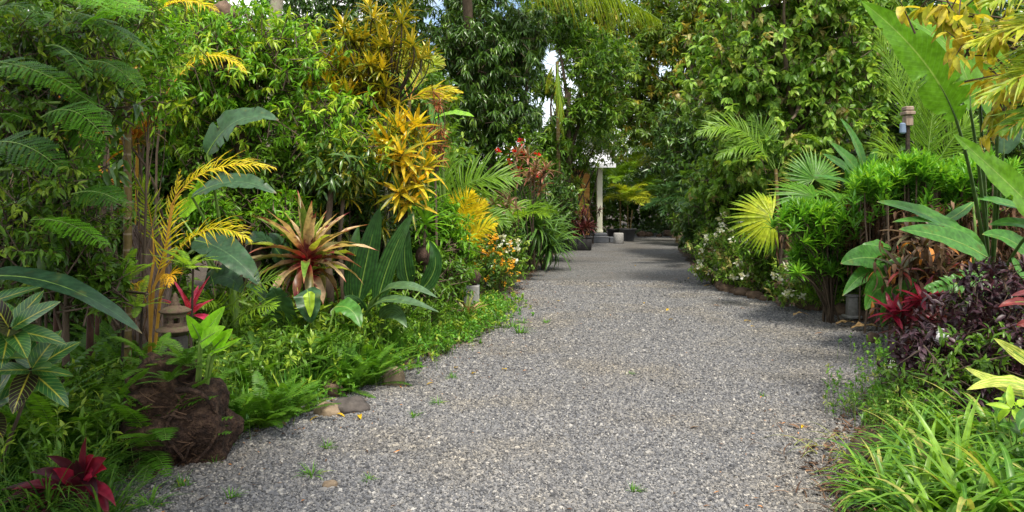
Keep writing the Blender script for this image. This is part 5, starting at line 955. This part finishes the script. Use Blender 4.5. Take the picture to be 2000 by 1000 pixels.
paddle_plant("ginger_plant", "broad drooping ginger leaves beside the grey bollard light", "plant", 184, G(1748, 8.2), [
    (at(1738, 515, 8.05), at(1690, 503, 7.95), at(1642, 515, 7.85), .32, (0, -.9, .5)), (at(1740, 540, 7.95), at(1715, 545, 7.85), at(1688, 575, 7.75), .2, (.2, -.9, .4)), (at(1720, 545, 8.05), at(1690, 535, 7.95), at(1645, 578, 7.75), .22, (0, -.9, .5)), (at(1735, 560, 7.85), at(1710, 570, 7.75), at(1690, 606, 7.65), .24, (.1, -1, .3)),
    (at(1750, 575, 7.65), at(1735, 590, 7.55), at(1722, 640, 7.45), .22, (.1, -1, .2)), (at(1745, 490, 8.25), at(1715, 480, 8.15), at(1670, 490, 8.15), .2, (0, -.6, .9)), (at(1770, 545, 7.85), at(1760, 520, 7.75), at(1735, 510, 7.75), .2, (0, -.8, .6)), (at(1760, 580, 7.65), at(1775, 560, 7.55), at(1790, 545, 7.55), .2, (0, -.8, .6))], mat='heli', stem=at(1748, 600, 8.05), stem_r=.02, wave=.1)
# traveller's palm / big banana
b0 = G(1935, 7.7)
paddle_plant("banana_plant", "giant banana plant whose bright leaf slants high over the hedge", "plant", 185, b0, [
    (at(1868, 235, 6.1), at(1800, 115, 6.0), at(1682, 2, 5.9), .38, (-.55, -1, .35)), (at(1895, 215, 6.2), at(1860, 100, 6.2), at(1740, 25, 6.1), .34, (.25, -1, .5)), (at(1910, 150, 6.6), at(1880, 20, 6.6), at(1820, -110, 6.6), .42, (-.3, -1, .3)),
    (at(2040, 430, 5.9), at(1960, 350, 5.8), at(1862, 262, 5.7), .27, (-.3, -1, .5)), (at(1950, 240, 6.6), at(1925, 120, 6.6), at(1900, -20, 6.6), .5, (.4, -1, .2)), (at(1960, 300, 6.8), at(1945, 220, 6.8), at(1880, 180, 6.8), .4, (.1, -1, .5), 'bananad')], mat='banana', stemmat='stemd', stem=at(1935, 560, 7.7), stem_r=.06, wave=.08, tears=4)
# coconut-like fronds behind
R = RS(186)
palm("young_coconut_palm", "young coconut palm with stiff fine leaflets behind the giant banana leaf", "palm", 187, G(1800, 9.4), [
    (at(1800, 340, 9.3), at(1780, 200, 9.3), at(1715, 70, 9.3), dict(n=58, ll=.62, N=(.3, -1, .2), ang=48, droop=.15)), (at(1810, 340, 9.3), at(1815, 230, 9.2), at(1840, 130, 9.2), dict(n=52, ll=.62, N=(-.1, -1, .2), ang=42, droop=.15)), (at(1820, 350, 9.4), at(1850, 260, 9.3), at(1905, 240, 9.2), dict(n=46, ll=.55, N=(-.2, -1, .4), ang=55)),
    (at(1790, 350, 9.4), at(1760, 290, 9.2), at(1715, 300, 9.), dict(n=44, ll=.5, N=(0, -.7, .7), droop=.4)), (at(1800, 330, 9.3), at(1778, 270, 9.), at(1790, 315, 8.7), dict(n=34, ll=.34, N=(0, -.8, .7), mat='frondd', droop=.6)), (at(1810, 340, 9.5), at(1800, 180, 9.6), at(1765, 100, 9.7), dict(n=50, ll=.6, N=(0, -1, .2), ang=45))], mat='frondg', lw=.022, rr=.012, stems=[([G(1802, 9.4), at(1802, 350, 9.4)], .08, 'fibre')])
palm("areca_palm", "green feather frond reaching left out of the oval leaved tree", "palm", 188, G(1530, 12.4), [
    (at(1510, 330, 12.4), at(1450, 210, 12.3), at(1362, 262, 12.1), dict(n=40, ll=.52, N=(0, -.7, .7), droop=.6)), (at(1515, 330, 12.4), at(1470, 250, 12.3), at(1400, 310, 12.1), dict(n=36, ll=.45, N=(0, -.6, .8), droop=.7)), (at(1520, 330, 12.4), at(1540, 240, 12.4), at(1600, 280, 12.3), dict(n=36, ll=.45)), (at(1515, 335, 12.5), at(1500, 250, 12.6), at(1465, 230, 12.6), dict(n=30, ll=.4, N=(0, -1, .3)))], mat='frondg', lw=.028, stems=[([G(1530, 12.4), at(1515, 330, 12.4)], .035)])
palm("areca_palm", "dark palm arching low at the shady far right of the drive", "palm", 189, G(1385, 18.5), auto_fronds(RS(189), at(1375, 400, 18.5), 13, 1.5, (20, 80), n=32, ll=.5), mat='frondd', lw=.035)
# yellow areca at top right, near
palm("areca_palm", "yellow and green striped palm fronds hanging in at the upper right corner", "palm", 190, G(2120, 4.6), [
    (at(2120, 60, 4.5), at(2040, 20, 4.4), at(1890, 90, 4.3), dict(n=30, ll=.36, N=(0, -.5, 1), ang=28, droop=.3)), (at(2120, 120, 4.5), at(2040, 110, 4.4), at(1910, 200, 4.3), dict(n=30, ll=.34, N=(0, -.5, 1), ang=28, droop=.3)), (at(2120, -20, 4.5), at(2040, -60, 4.4), at(1930, 10, 4.3), dict(n=28, ll=.36, N=(0, -.5, 1), ang=40)),
    (at(2120, 200, 4.6), at(2060, 180, 4.5), at(1960, 260, 4.4), dict(n=28, ll=.3, N=(0, -.5, 1), ang=32, mat='frondg')), (at(2100, 60, 4.7), at(2040, 60, 4.7), at(1980, 150, 4.6), dict(n=26, ll=.3, N=(0, -.5, 1), ang=40, mat='frondyg')), (at(2120, 0, 4.6), at(2060, 0, 4.6), at(1990, 60, 4.5), dict(n=26, ll=.3, N=(0, -.8, .6)))], mat='frondyg', rach='stemo', lw=.026, stems=[([G(2120, 4.6), at(2125, 300, 4.6), at(2120, -20, 4.6)], .035)])
tree("yellow_leaf_tree", "branch of yellowing lobed leaves in the upper right corner", "tree", 191, G(2130, 5.2), [G(2130, 5.2), at(2110, 300, 5.2), at(2080, 60, 5.1)], .035, [E(1930, 60, 5.0, .30, .2, .26), E(1950, 160, 5.0, .24, .2, .24), E(1850, 10, 5.1, .32, .2, .12), E(1960, 230, 5.05, .16, .2, .14)], 50, 5, .16, .06, 'yleaf', droop=.9, limbs=6, S=4, tw=.2)

# brown/red cordyline clump
R = RS(192)
hs = [hd(1790 + R.normal() * 34, 520 + R.normal() * 28, 7.9 + R.normal() * .2, (R.normal() * .5, -.3, 1)) for k in range(18)]
rosettes("bronze_cordyline", "clump of brown withering cordylines on bare stems below the hedge", "shrub", 193, G(1790, 8), hs, 15, .28, .055, 'bronze', 'bark', .012, bend=.9, e0=-40, e1=75, agef=lambda q, R: (R.random(len(q)) < .1) * 1.)
mb = MB(); n = 260; P = np.array([at(1795 + R.normal() * 42, 535 + R.normal() * 36, 7.75 + R.normal() * .15) for _ in range(n)])
o = thing("withered_leaves", "curled tan and orange dead leaves hanging in the bronze cordylines", "leaves", G(1795, 7.8)); blades(mb, P - G(1795, 7.8), rdir(R, n) - UP * 1.0, UP, R.uniform(.1, .22, n), R.uniform(.03, .055, n), R.uniform(.3, 1.6, n), 4, 'lance', .5, R=R, age=(R.random(n) < .16) * 1.); ob = mb.build("withered_leaves", LM['brown']); ob.location = o.location; tag(ob, o["label"], None, None, "stuff"); bpy.data.objects.remove(o)
hs = [hd(1775 + R.normal() * 22, 600 + R.normal() * 22, 7.6 + R.normal() * .15, (-.4 + R.normal() * .4, -.4, 1)) for k in range(8)]
rosettes("red_cordyline", "crimson cordyline leaves at the foot of the brown clump", "plant", 194, G(1790, 7.7), hs, 10, .27, .055, 'cordr', 'bark', .014, bend=.5, e0=-10, e1=60, agef=lambda q, R: R.random(len(q)) ** .6)
hs = [hd(1800 + R.normal() * 30, 640 + R.normal() * 20, 7.4 + R.normal() * .15, (R.normal() * .4, -.4, .8)) for k in range(10)]
rosettes("wine_cordyline", "dull wine coloured cordyline skirt behind the purple bush", "plant", 195, G(1805, 7.5), hs, 12, .26, .04, 'wine', 'bark', .014, bend=.9, e0=-40, e1=70)
# purple bush
tree("purple_bush", "near-black purple leaved bush spreading over the drive edge", "shrub", 196, G(1900, 6.1), [G(1900, 6.1), at(1900, 760, 6.1)], .02,
     [E(1870, 690, 6.0, .46, .4, .34), E(1940, 590, 6.1, .46, .35, .34), E(1800, 700, 6.0, .26, .3, .24), E(1990, 680, 5.7, .4, .4, .4), E(1850, 790, 5.5, .38, .3, .2), E(1780, 760, 5.7, .22, .2, .16)], 520, 8, .10, .034, 'purple', droop=.25, bend=.7, limbs=14, S=4, flush=.22, tw=.12, twr=.003)
tree("purple_bush", "thin purple sprigs leaning out alone over the gravel", "shrub", 197, G(1730, 5.9), [G(1745, 5.9), at(1735, 840, 5.9)], .006,
     [E(1692, 775, 5.9, .07, .06, .06), E(1660, 828, 5.8, .07, .06, .04), E(1722, 780, 5.9, .06, .06, .06), E(1740, 830, 5.8, .12, .1, .12), E(1780, 700, 6.3, .1, .1, .06)], 46, 8, .085, .032, 'purple', droop=.2, bend=.7, limbs=9, S=4, flush=.25, tw=.08, twr=.003)
# ground cover low green on right
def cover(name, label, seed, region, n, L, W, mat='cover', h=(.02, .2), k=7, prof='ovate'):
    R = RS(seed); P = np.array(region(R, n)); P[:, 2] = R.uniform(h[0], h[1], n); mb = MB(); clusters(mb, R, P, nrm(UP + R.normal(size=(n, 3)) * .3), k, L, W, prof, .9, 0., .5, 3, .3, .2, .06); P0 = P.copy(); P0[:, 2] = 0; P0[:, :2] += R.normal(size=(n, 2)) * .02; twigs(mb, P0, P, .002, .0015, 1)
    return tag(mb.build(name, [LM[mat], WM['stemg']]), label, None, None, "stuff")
cover("ground_cover", "small leaved bright green ground cover beside the purple bush", 198, lambda R, n: [(gx(1758, 6.7) + R.normal() * .16, 6.4 + R.normal() * .35, 0) for _ in range(n)], 420, .035, .022, h=(.02, .30))
cover("ground_cover", "yellow-green creeping plants between the purple sprigs and strap leaves", 199, lambda R, n: [(gx(1745, 5.4) + R.normal() * .17, 5.3 + R.normal() * .3, 0) for _ in range(n)], 360, .045, .016, mat='grass', h=(.02, .26), prof='lance')
# variegated shell ginger at right edge
paddle_plant("shell_ginger", "yellow striped ginger leaves reaching in from the right edge", "plant", 200, G(2090, 4.5), [
    (at(2060, 800, 4.4), at(1985, 750, 4.3), at(1888, 762, 4.2), .13, (-.1, -.6, .9)), (at(2060, 770, 4.5), at(1970, 755, 4.4), at(1885, 718, 4.3), .12, (-.2, -.8, .6)), (at(2060, 740, 4.5), at(2000, 700, 4.4), at(1940, 660, 4.3), .10, (-.4, -.9, .4)), (at(2040, 900, 4.2), at(2000, 850, 4.1), at(1950, 830, 4.1), .13, (0, -.6, 1), 'grass'), (at(2060, 860, 4.1), at(2010, 820, 4.), at(1990, 840, 3.9), .14, (0, -.8, .6), 'grass')], mat='shell', wave=.1)
rosettes("yellow_leaf_sprig", "yellow lobed leaves lying over the strap leaves at right", "plant", 201, G(1985, 4.25), [hd(1975, 798, 4.1, (-.5, -.5, .5)), hd(1985, 790, 4.15, (.2, -.5, .8))], 5, .15, .05, 'fernl', 'stemg', .005, bend=.9, e0=-20, e1=30, prof='lance', ages=False, rnd=.7)
paddle_plant("red_banana", "red banana leaves poking in from the right above the purple bush", "plant", 202, G(2080, 5.3), [(at(2050, 610, 5.1), at(2000, 590, 5.), at(1950, 600, 5.), .10, (0, -.6, .9)), (at(2060, 580, 5.1), at(2020, 572, 5.1), at(1975, 578, 5.), .09, (0, -.6, .9)), (at(2040, 640, 5.), at(2010, 632, 4.9), at(1985, 636, 4.9), .08, (0, -.9, .4))], mat='redb')
# strap leaf clumps
def strap_clump(seed, n, L, W, mat, e=(25, 88), bend=(.6, 2.0), S=8, rad=.07):
    R = RS(seed); mb = MB(); az = R.uniform(0, 6.28, n); el = np.radians(R.uniform(e[0], e[1], n)); D = np.stack([np.cos(az) * np.cos(el), np.sin(az) * np.cos(el), np.sin(el)], 1)
    P = np.stack([np.cos(az), np.sin(az), 0 * az], 1) * (rad * R.random(n))[:, None]
    blades(mb, P, D, UP + 0 * D, L * R.uniform(.55, 1.15, n), W * R.uniform(.7, 1.2, n), R.uniform(bend[0], bend[1], n), S, 'grass', .35, R=R, age=(R.random(n) < .06) * .9); return mb
def place_copies(mesh_objs, pts, name, labels, cat, group, R, smin=.8, smax=1.2, boost=1.):
    out = []
    for k, p in enumerate(pts):
        src = mesh_objs[k % len(mesh_objs)]; o = src.copy(); C.objects.link(o); s = R.uniform(smin, smax) * (p[3] if len(p) > 3 else 1) * boost
        o.location = (p[0], p[1], p[2] if len(p) > 2 else 0); o.rotation_euler = (R.normal() * .06, R.normal() * .06, R.uniform(0, 6.28)); o.scale = (s, s, s); o.name = name
        tag(o, labels if isinstance(labels, str) else labels[k % len(labels)], cat, group); out.append(o)
    return out
R = RS(210)
proto = [strap_clump(211 + k, 44, .62, .050, 'grass', bend=(.9, 2.4)).build("strap_lily", LM['grass']) for k in range(3)]
pts = [(gx(px, Y) , Y, 0, s) for px, Y, s in [(1720, 4.1, .62), (1770, 4.05, .7), (1820, 4.15, .75), (1870, 4.0, .8), (1740, 3.75, .65), (1800, 3.7, .75), (1880, 3.75, .85), (1950, 3.95, .9), (2010, 4.1, .9), (1910, 4.3, .8), (1970, 4.5, .8), (1850, 4.45, .7), (2060, 3.8, 1.), (1980, 3.6, .9), (1900, 3.5, .8), (1700, 3.9, .5), (2060, 4.5, .9), (1830, 3.4, .7), (1760, 3.45, .6), (1790, 4.6, .7), (1880, 4.8, .8), (1740, 4.5, .55), (1940, 4.9, .8), (1830, 4.85, .7), (1990, 4.9, .8)]]
place_copies(proto, pts, "strap_lily", "arching green strap leaved clump in the near corner beside the gravel", "plant", "strap leaved clumps in the near right corner", R, boost=1.04)
for o in proto: bpy.data.objects.remove(o)
R = RS(215); mb = MB(); n = 26
blades(mb, np.stack([gx(1665, 4.6) + R.normal(size=n) * .10, 4.5 + R.normal(size=n) * .25, 0 * np.ones(n) + .01], 1), np.stack([-.9 + R.normal(size=n) * .4, -.2 + R.normal(size=n) * .5, .5 + R.random(n) * .5], 1), UP, R.uniform(.2, .45, n), .012, R.uniform(.8, 1.8, n), 7, 'grass', .3, R=R, age=.7)
tag(mb.build("trailing_grass", LM['grass']), "thin yellowing grass blades trailing onto the gravel", "grass tuft")

# ================================================================== LEFT UNDERGROWTH
R = RS(220)
fp = [fern_mesh(221 + k, 22, .6, (20, 86), w=.07).build("sword_fern", [LM['fern'], WM['stemg']]) for k in range(4)]
fpts = []
for px, py0, s in [(440, 870, .7), (480, 860, .9), (520, 850, .9), (560, 835, .8), (610, 800, .9), (700, 775, .9), (735, 765, .8), (660, 775, .9), (500, 800, 1.2), (560, 780, 1.2), (620, 760, 1.2), (680, 745, 1.1), (740, 735, 1.), (780, 715, .8), (460, 800, 1.1), (520, 740, 1.3), (600, 725, 1.3), (660, 715, 1.2), (800, 690, .9), (850, 670, .7), (470, 760, 1.2), (430, 780, .9), (820, 660, .9), (700, 690, 1.1), (760, 680, 1.), (580, 690, 1.2), (520, 700, 1.2), (440, 720, 1.2)]:
    Y = 2310 / (py0 - 395); fpts.append((gx(px, Y) - .12 + R.normal() * .04, Y + .12 + R.normal() * .06, 0, s))
place_copies(fp, fpts, "sword_fern", "sword fern with arching ladder-like fronds beside the gravel", "fern", "sword ferns along the gravel right of the stump", R, .8, 1.1)
fpts = []
for k in range(34):
    Y = R.uniform(4.3, 6.4); px = R.uniform(-40, 330); fpts.append((gx(px, Y), Y, R.uniform(0, .04), R.uniform(.8, 1.5)))
place_copies(fp, fpts, "sword_fern", "sword fern in the shady corner left of the stump", "fern", "sword ferns in the shady corner left of the stump", R, .8, 1.2)
# tall fern over the stump + bright lime drooping ferns
for k, (px, py, Y, s, lab, m_) in enumerate([(365, 715, 4.55, .9, "fern arching across the top of the root stump", 'fern'), (300, 720, 4.7, .9, "fern rooted left of the stump crown", 'fern'), (330, 745, 4.4, .45, "small fern on the face of the stump", 'fern'), (235, 560, 5.3, .9, "lime green feathery fern cascading below the cane", 'fernl'), (370, 520, 5.6, .75, "yellow-green fern arching above the lantern", 'fernl'), (270, 600, 5.4, .7, "lime green fern drooping beside the fibrous trunk", 'fernl'), (600, 700, 6.3, .9, "fern below the cream cordyline", 'fern')]):
    mb = fern_mesh(240 + k, 11, .42, (0, 70)); o = mb.build("fern", [LM[m_], WM['stemg']], loc=at(px, py, Y)); o.scale = (s, s, s); tag(o, lab, "fern")
    if py < 640:
        t = thing("fern", lab, "fern", G(px, Y)); o.parent = t; o.name = "fronds"; o.location = (0, 0, at(px, py, Y)[2]); del o["label"]; del o["category"]; mb = MB(); tube(mb, [(0, 0, 0), (.02, .02, at(px, py, Y)[2])], .012, .008, 6); mb.build("stem", WM['barkd'], t)
for o in fp: bpy.data.objects.remove(o)
# spider-grass mass left near
R = RS(250); proto = [strap_clump(251 + k, 70, .34, .014, 'grassd', (10, 85), (.6, 2.), 5).build("spider_plant", LM['grassd']) for k in range(3)]
pts = []
for k in range(62):
    Y = R.uniform(3.6, 5.0); px = R.uniform(-60, 300 - (5 - Y) * 30)
    if px > 215 and Y < 4.5: continue
    pts.append((gx(px, Y), Y, R.uniform(0, .12), R.uniform(.7, 1.3)))
place_copies(proto, pts, "spider_plant", "narrow leaved grassy clump in the shade behind the red cordyline", "plant", "grassy clumps in the shady left corner", R)
for o in proto: bpy.data.objects.remove(o)
cover("ground_cover", "leafy dark ground cover under the grassy clumps at left", 255, lambda R, n: [(gx(R.uniform(-60, 290), 4.6) + R.normal() * .1, R.uniform(3.7, 5.6), 0) for _ in range(n)], 900, .07, .022, mat='mid', h=(.03, .42), prof='lance')
def lcov(y0, y1, w0, w1):
    def f(R, n):
        y = R.uniform(y0, y1, n); l, r = edges(y); return [(float(l[i]) - R.uniform(w0, w1) + .12 * R.normal(), y[i], 0) for i in range(n)]
    return f
cover("ground_cover", "bright leafy ground cover spilling onto the gravel below the bromeliads", 256, lcov(7.6, 11.5, -.05, .9), 1500, .055, .028, h=(.01, .22))
cover("ground_cover", "low mixed weeds fringing the gravel in front of the ferns", 257, lcov(4.8, 7.8, .0, .7), 900, .055, .024, h=(.01, .2))
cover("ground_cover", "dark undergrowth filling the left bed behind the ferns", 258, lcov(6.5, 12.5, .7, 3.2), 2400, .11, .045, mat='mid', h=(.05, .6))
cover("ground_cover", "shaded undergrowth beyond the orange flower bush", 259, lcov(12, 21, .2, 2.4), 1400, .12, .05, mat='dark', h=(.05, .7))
def rcov(y0, y1, w0, w1):
    def f(R, n):
        y = R.uniform(y0, y1, n); l, r = edges(y); return [(float(r[i]) + R.uniform(w0, w1) + .1 * R.normal(), y[i], 0) for i in range(n)]
    return f
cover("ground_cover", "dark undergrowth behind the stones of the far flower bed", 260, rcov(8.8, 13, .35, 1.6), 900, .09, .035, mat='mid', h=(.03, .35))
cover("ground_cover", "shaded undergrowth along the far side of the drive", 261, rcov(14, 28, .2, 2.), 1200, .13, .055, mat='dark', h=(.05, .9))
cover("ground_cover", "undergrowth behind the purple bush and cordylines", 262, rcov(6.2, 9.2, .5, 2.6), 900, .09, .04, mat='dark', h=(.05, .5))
# weed tufts on the gravel
R = RS(270); proto = [strap_clump(271 + k, 30, .08, .008, 'cover', (10, 80), (.2, 1.2), 3, .04).build("weed_tuft", LM['cover']) for k in range(2)]
pts = []
for px, py, s in [(1022, 632, 1.6), (1015, 652, 2.4), (1232, 733, .8), (1068, 632, 1.2), (855, 790, .8), (637, 877, 1.), (610, 930, 1.3), (420, 905, 1.1), (290, 990, 1.5), (1237, 962, .7), (808, 815, .9), (450, 975, 1.), (720, 940, .8), (1490, 775, .6), (1625, 795, .7), (885, 740, .8), (1000, 640, 2.), (360, 950, .9)]:
    Y = 2310 / (py - 395); pts.append((gx(px, Y), Y, .008, s))
place_copies(proto, pts, "weed_tuft", "tiny green weed tuft growing through the gravel", "weed", "weeds sprouting in the gravel", R)
for o in proto: bpy.data.objects.remove(o)

# ================================================================== THICKER PLANTING BEHIND THE FRONT ROWS
def shrub(label, seed, px, Y, ells, M, L, W, leaf, name="leafy_shrub", tr=.03, **kw):
    tree(name, label, "shrub", seed, G(px, Y), [G(px, Y), at(px, 560, Y) if tr > .02 else G(px, Y) + UP * .35], tr, ells, M, 9, L, W, leaf, limbs=5, **kw)
shrub("green shrub behind the fibrous trunk and lantern", 300, 330, 7.2, [E(300, 560, 7.2, .45, .35, .4), E(380, 620, 7.1, .4, .3, .3), E(200, 560, 7.2, .5, .3, .45)], 500, .11, .035, 'mid')
shrub("dark shrub filling the shady corner behind the grassy clumps", 301, 80, 6.6, [E(60, 560, 6.6, .6, .4, .6), E(170, 480, 7., .55, .4, .6), E(20, 400, 7., .6, .4, .6)], 750, .13, .045, 'dark')
shrub("shrub with reddish leaves behind the cane", 302, 170, 7.4, [E(150, 400, 7.4, .4, .3, .4), E(210, 470, 7.3, .3, .3, .3)], 160, .17, .06, 'bronze', droop=.8, flush=.3)
shrub("low green shrub at the foot of the pleated leaves", 303, 780, 8.6, [E(700, 600, 8.6, .5, .3, .35), E(800, 580, 8.6, .5, .3, .35), E(860, 540, 9.2, .4, .3, .3)], 500, .10, .035, 'mid')
shrub("yellowish green shrub under the golden croton", 304, 850, 9.9, [E(830, 430, 9.9, .5, .4, .45), E(880, 480, 9.9, .4, .3, .4), E(800, 340, 9.9, .4, .3, .4)], 500, .13, .035, 'lime', name="narrow_leaf_shrub")
shrub("tall thicket of narrow leaves left of the bright green tree", 305, 300, 9.8, [E(300, 180, 9.8, .9, .6, .9), E(260, 400, 9.4, .9, .5, .8), E(420, 330, 9.9, .8, .5, .7), E(330, 20, 10, .9, .6, .9)], 1700, .15, .042, 'lime', name="narrow_leaf_shrub")
hs = [hd(1170, 412, 28.4, (.2, -.5, .8)), hd(1150, 395, 28.5, (-.3, -.3, 1)), hd(1160, 440, 28.3, (0, -.6, .8))]
rosettes("wine_croton", "single stemmed wine red shrub crossing in front of the cream veranda post", "shrub", 310, G(1158, 28.45), hs, 14, .3, .05, 'wine', 'barkd', .014, bend=.8, e0=-30, e1=80)
shrub("green shrub between the fan palm and the stone edging", 311, 1560, 11.9, [E(1560, 520, 11.9, .5, .35, .5), E(1500, 480, 12.2, .5, .35, .4)], 420, .12, .04, 'mid')
shrub("lime shrub glowing under the young coconut palm", 312, 1700, 10.8, [E(1690, 440, 10.8, .5, .35, .5), E(1640, 520, 10.6, .45, .35, .5)], 480, .13, .035, 'lime', name="narrow_leaf_shrub")
# more mixed planting in the left wall of foliage
hs = [hd(px, py, Y, ax) for px, py, Y, ax in [(150, 290, 6.8, (0, 0, 1)), (200, 350, 6.7, (.3, -.3, 1)), (120, 350, 6.6, (-.3, -.4, .8)), (210, 260, 7, (.2, 0, 1))]]
rosettes("orange_croton", "brick and orange croton in the gloom left of the cane", "shrub", 320, G(165, 6.9), hs, 11, .22, .055, 'croo', 'bark', .012, bend=.5, e0=-20, e1=80, prof='lance', agef=lambda q, R: q * (R.random(len(q)) < .6))
hs = [hd(660 + R.normal() * 40, 430 + R.normal() * 45, 8.5 + R.normal() * .2, (R.normal() * .5, -.4, .9)) for k in range(16)]
rosettes("spotted_croton", "dark narrow leaved croton in the shade behind the cream cordyline", "shrub", 321, G(665, 8.6), hs, 18, .22, .03, 'crogr', 'barkd', .012, bend=.7, e0=-40, e1=75, agef=lambda q, R: (R.random(len(q)) < .12) * 1.)
palm("areca_palm", "small olive palm arching over ferns right of the lantern", "palm", 322, G(500, 6.6), [(at(440, 640, 6.6), at(450, 560, 6.4), at(545, 545, 6.2), dict(n=24, ll=.32, N=(0, -.7, .7))), (at(440, 640, 6.6), at(420, 560, 6.4), at(395, 600, 6.2), dict(n=22, ll=.26, N=(0, -.8, .5))), (at(445, 640, 6.6), at(490, 590, 6.3), at(540, 600, 6.1), dict(n=22, ll=.24, N=(0, -.7, .7)))], mat='frondg', lw=.016)
shrub("tangle of mid green leaves in front of the pale lichen trunk", 323, 470, 8.4, [E(440, 400, 8.4, .32, .25, .26), E(520, 330, 8.5, .35, .3, .25), E(400, 300, 8.5, .3, .25, .28)], 420, .13, .036, 'mid')
shrub("leafy shrub hiding the bases of the slim dark stems", 330, 130, 5.2, [E(140, 500, 5.2, .32, .22, .3), E(60, 470, 5.1, .35, .22, .3), E(200, 560, 5.1, .2, .2, .2)], 300, .10, .036, 'mid')
shrub("yellow-green shrub filling in above the dark banana leaves", 331, 420, 7.6, [E(400, 420, 7.7, .3, .25, .25), E(560, 420, 8., .35, .3, .25)], 260, .12, .034, 'lime', name="narrow_leaf_shrub")
shrub("green leaves threading through the purple bush", 332, 1850, 5.8, [E(1830, 740, 5.6, .34, .3, .22), E(1930, 700, 5.7, .4, .3, .3), E(1800, 800, 5.3, .25, .2, .15)], 170, .09, .032, 'mid', tr=.008)
hs = [hd(1800 + R.normal() * 28, 570 + R.normal() * 40, 7.9 + R.normal() * .2, (R.normal() * .5, -.4, .8)) for k in range(12)]
rosettes("wine_cordyline", "loose burgundy cordyline reaching down to the ground behind the torn banana leaf", "plant", 333, G(1800, 8.0), hs, 12, .28, .05, 'wine', 'bark', .007, bend=.9, e0=-40, e1=70, agef=lambda q, R: (R.random(len(q)) < .3) * 1.)
# litter spilled over the drive: small dry leaf bits and twigs
R = RS(340); mb = MB(); n = 1000; y = 3.3 + 14 * R.random(n) ** 1.4; l, r = edges(y); x = l + (r - l) * np.where(R.random(n) < .6, np.abs(R.normal(size=n)) * .12, np.where(R.random(n) < .6, 1 - np.abs(R.normal(size=n)) * .10, R.random(n)))
blades(mb, np.stack([x, y, .018 + .004 * R.random(n)], 1), np.stack([R.normal(size=n), R.normal(size=n), R.random(n) * .1], 1), UP, R.uniform(.015, .055, n), R.uniform(.004, .018, n), R.uniform(-.4, .8, n), 2, 'ovate', .3, R=R, age=(R.random(n) < .2) * 1.)
tag(mb.build("leaf_litter", LM['brown']), "fine dry leaf bits and twigs spilled over the gravel edges", None, None, "stuff")
# straw thatch and old blades under the strap leaves
R = RS(341); mb = MB(); n = 700; x = gx(1860, 4.0) + R.normal(size=n) * .34; y = 4.0 + R.normal(size=n) * .4
blades(mb, np.stack([x, y, .01 + .03 * R.random(n)], 1), np.stack([R.normal(size=n) - .4, R.normal(size=n), .15 + .4 * R.random(n)], 1), UP, R.uniform(.1, .3, n), .009, R.uniform(.5, 1.8, n), 5, 'grass', .3, R=R, age=0.)
tag(mb.build("straw_thatch", LM['brown']), "dry straw thatch under the strap leaved clumps", None, None, "stuff")
tree("fine_leaf_tree", "loose fresh green branches mixing with the feathery fronds at upper left", "tree", 350, G(120, 5.0), [G(120, 5.0), at(130, 500, 5.0), at(150, 250, 4.9)], .012,
     [E(190, 90, 4.7, .36, .2, .26), E(70, 60, 4.6, .34, .2, .24), E(250, 20, 4.8, .3, .2, .16), E(110, 340, 4.5, .34, .2, .26), E(30, 440, 4.4, .3, .2, .3), E(180, 420, 4.7, .22, .2, .2), E(20, 190, 4.5, .3, .2, .25)], 330, 9, .075, .024, 'mid', droop=.5, bend=.6, limbs=9, flush=.3, tw=.12, twr=.003)
tree("fine_leaf_tree", "bright yellow-green sprays above the orange croton", "tree", 351, G(270, 5.6), [G(270, 5.6), at(285, 400, 5.6), at(290, 200, 5.6)], .012,
     [E(290, 180, 5.6, .32, .2, .3), E(230, 60, 5.7, .35, .2, .25), E(330, 90, 5.8, .3, .2, .25)], 170, 9, .085, .024, 'lime', droop=.5, bend=.6, limbs=7, flush=.3, tw=.12, twr=.003)
# upright strappy plants and leafy weeds packed along the left edge of the gravel
R = RS(360); proto = [strap_clump(361 + k, 34, .42, .022, 'grass', (45, 88), (.3, 1.4), 6, .06).build("strap_plant", LM['cover']) for k in range(3)]
pts = []
for px, py, s_ in [(455, 850, .9), (505, 838, 1.), (585, 812, .9), (625, 786, 1.), (690, 765, 1.1), (735, 742, 1.1), (770, 720, 1.), (800, 704, 1.1), (835, 690, 1.), (870, 668, .9), (905, 655, .9), (930, 645, .8), (540, 790, 1.2), (650, 740, 1.3), (720, 705, 1.3), (790, 680, 1.2), (850, 650, 1.1), (600, 740, 1.3)]:
    Y = 2310 / (py - 395); pts.append((gx(px, Y) - .10 + R.normal() * .05, Y + .10, 0, s_))
place_copies(proto, pts, "strap_plant", "upright green strappy clump among the ferns beside the gravel", "plant", "strappy clumps along the left edge of the gravel", R)
for o in proto: bpy.data.objects.remove(o)
cover("ground_cover", "taller leafy weeds standing among the ferns right of the stump", 365, lcov(4.9, 8.8, .15, 1.3), 900, .075, .026, mat='mid', h=(.1, .5), prof='lance')
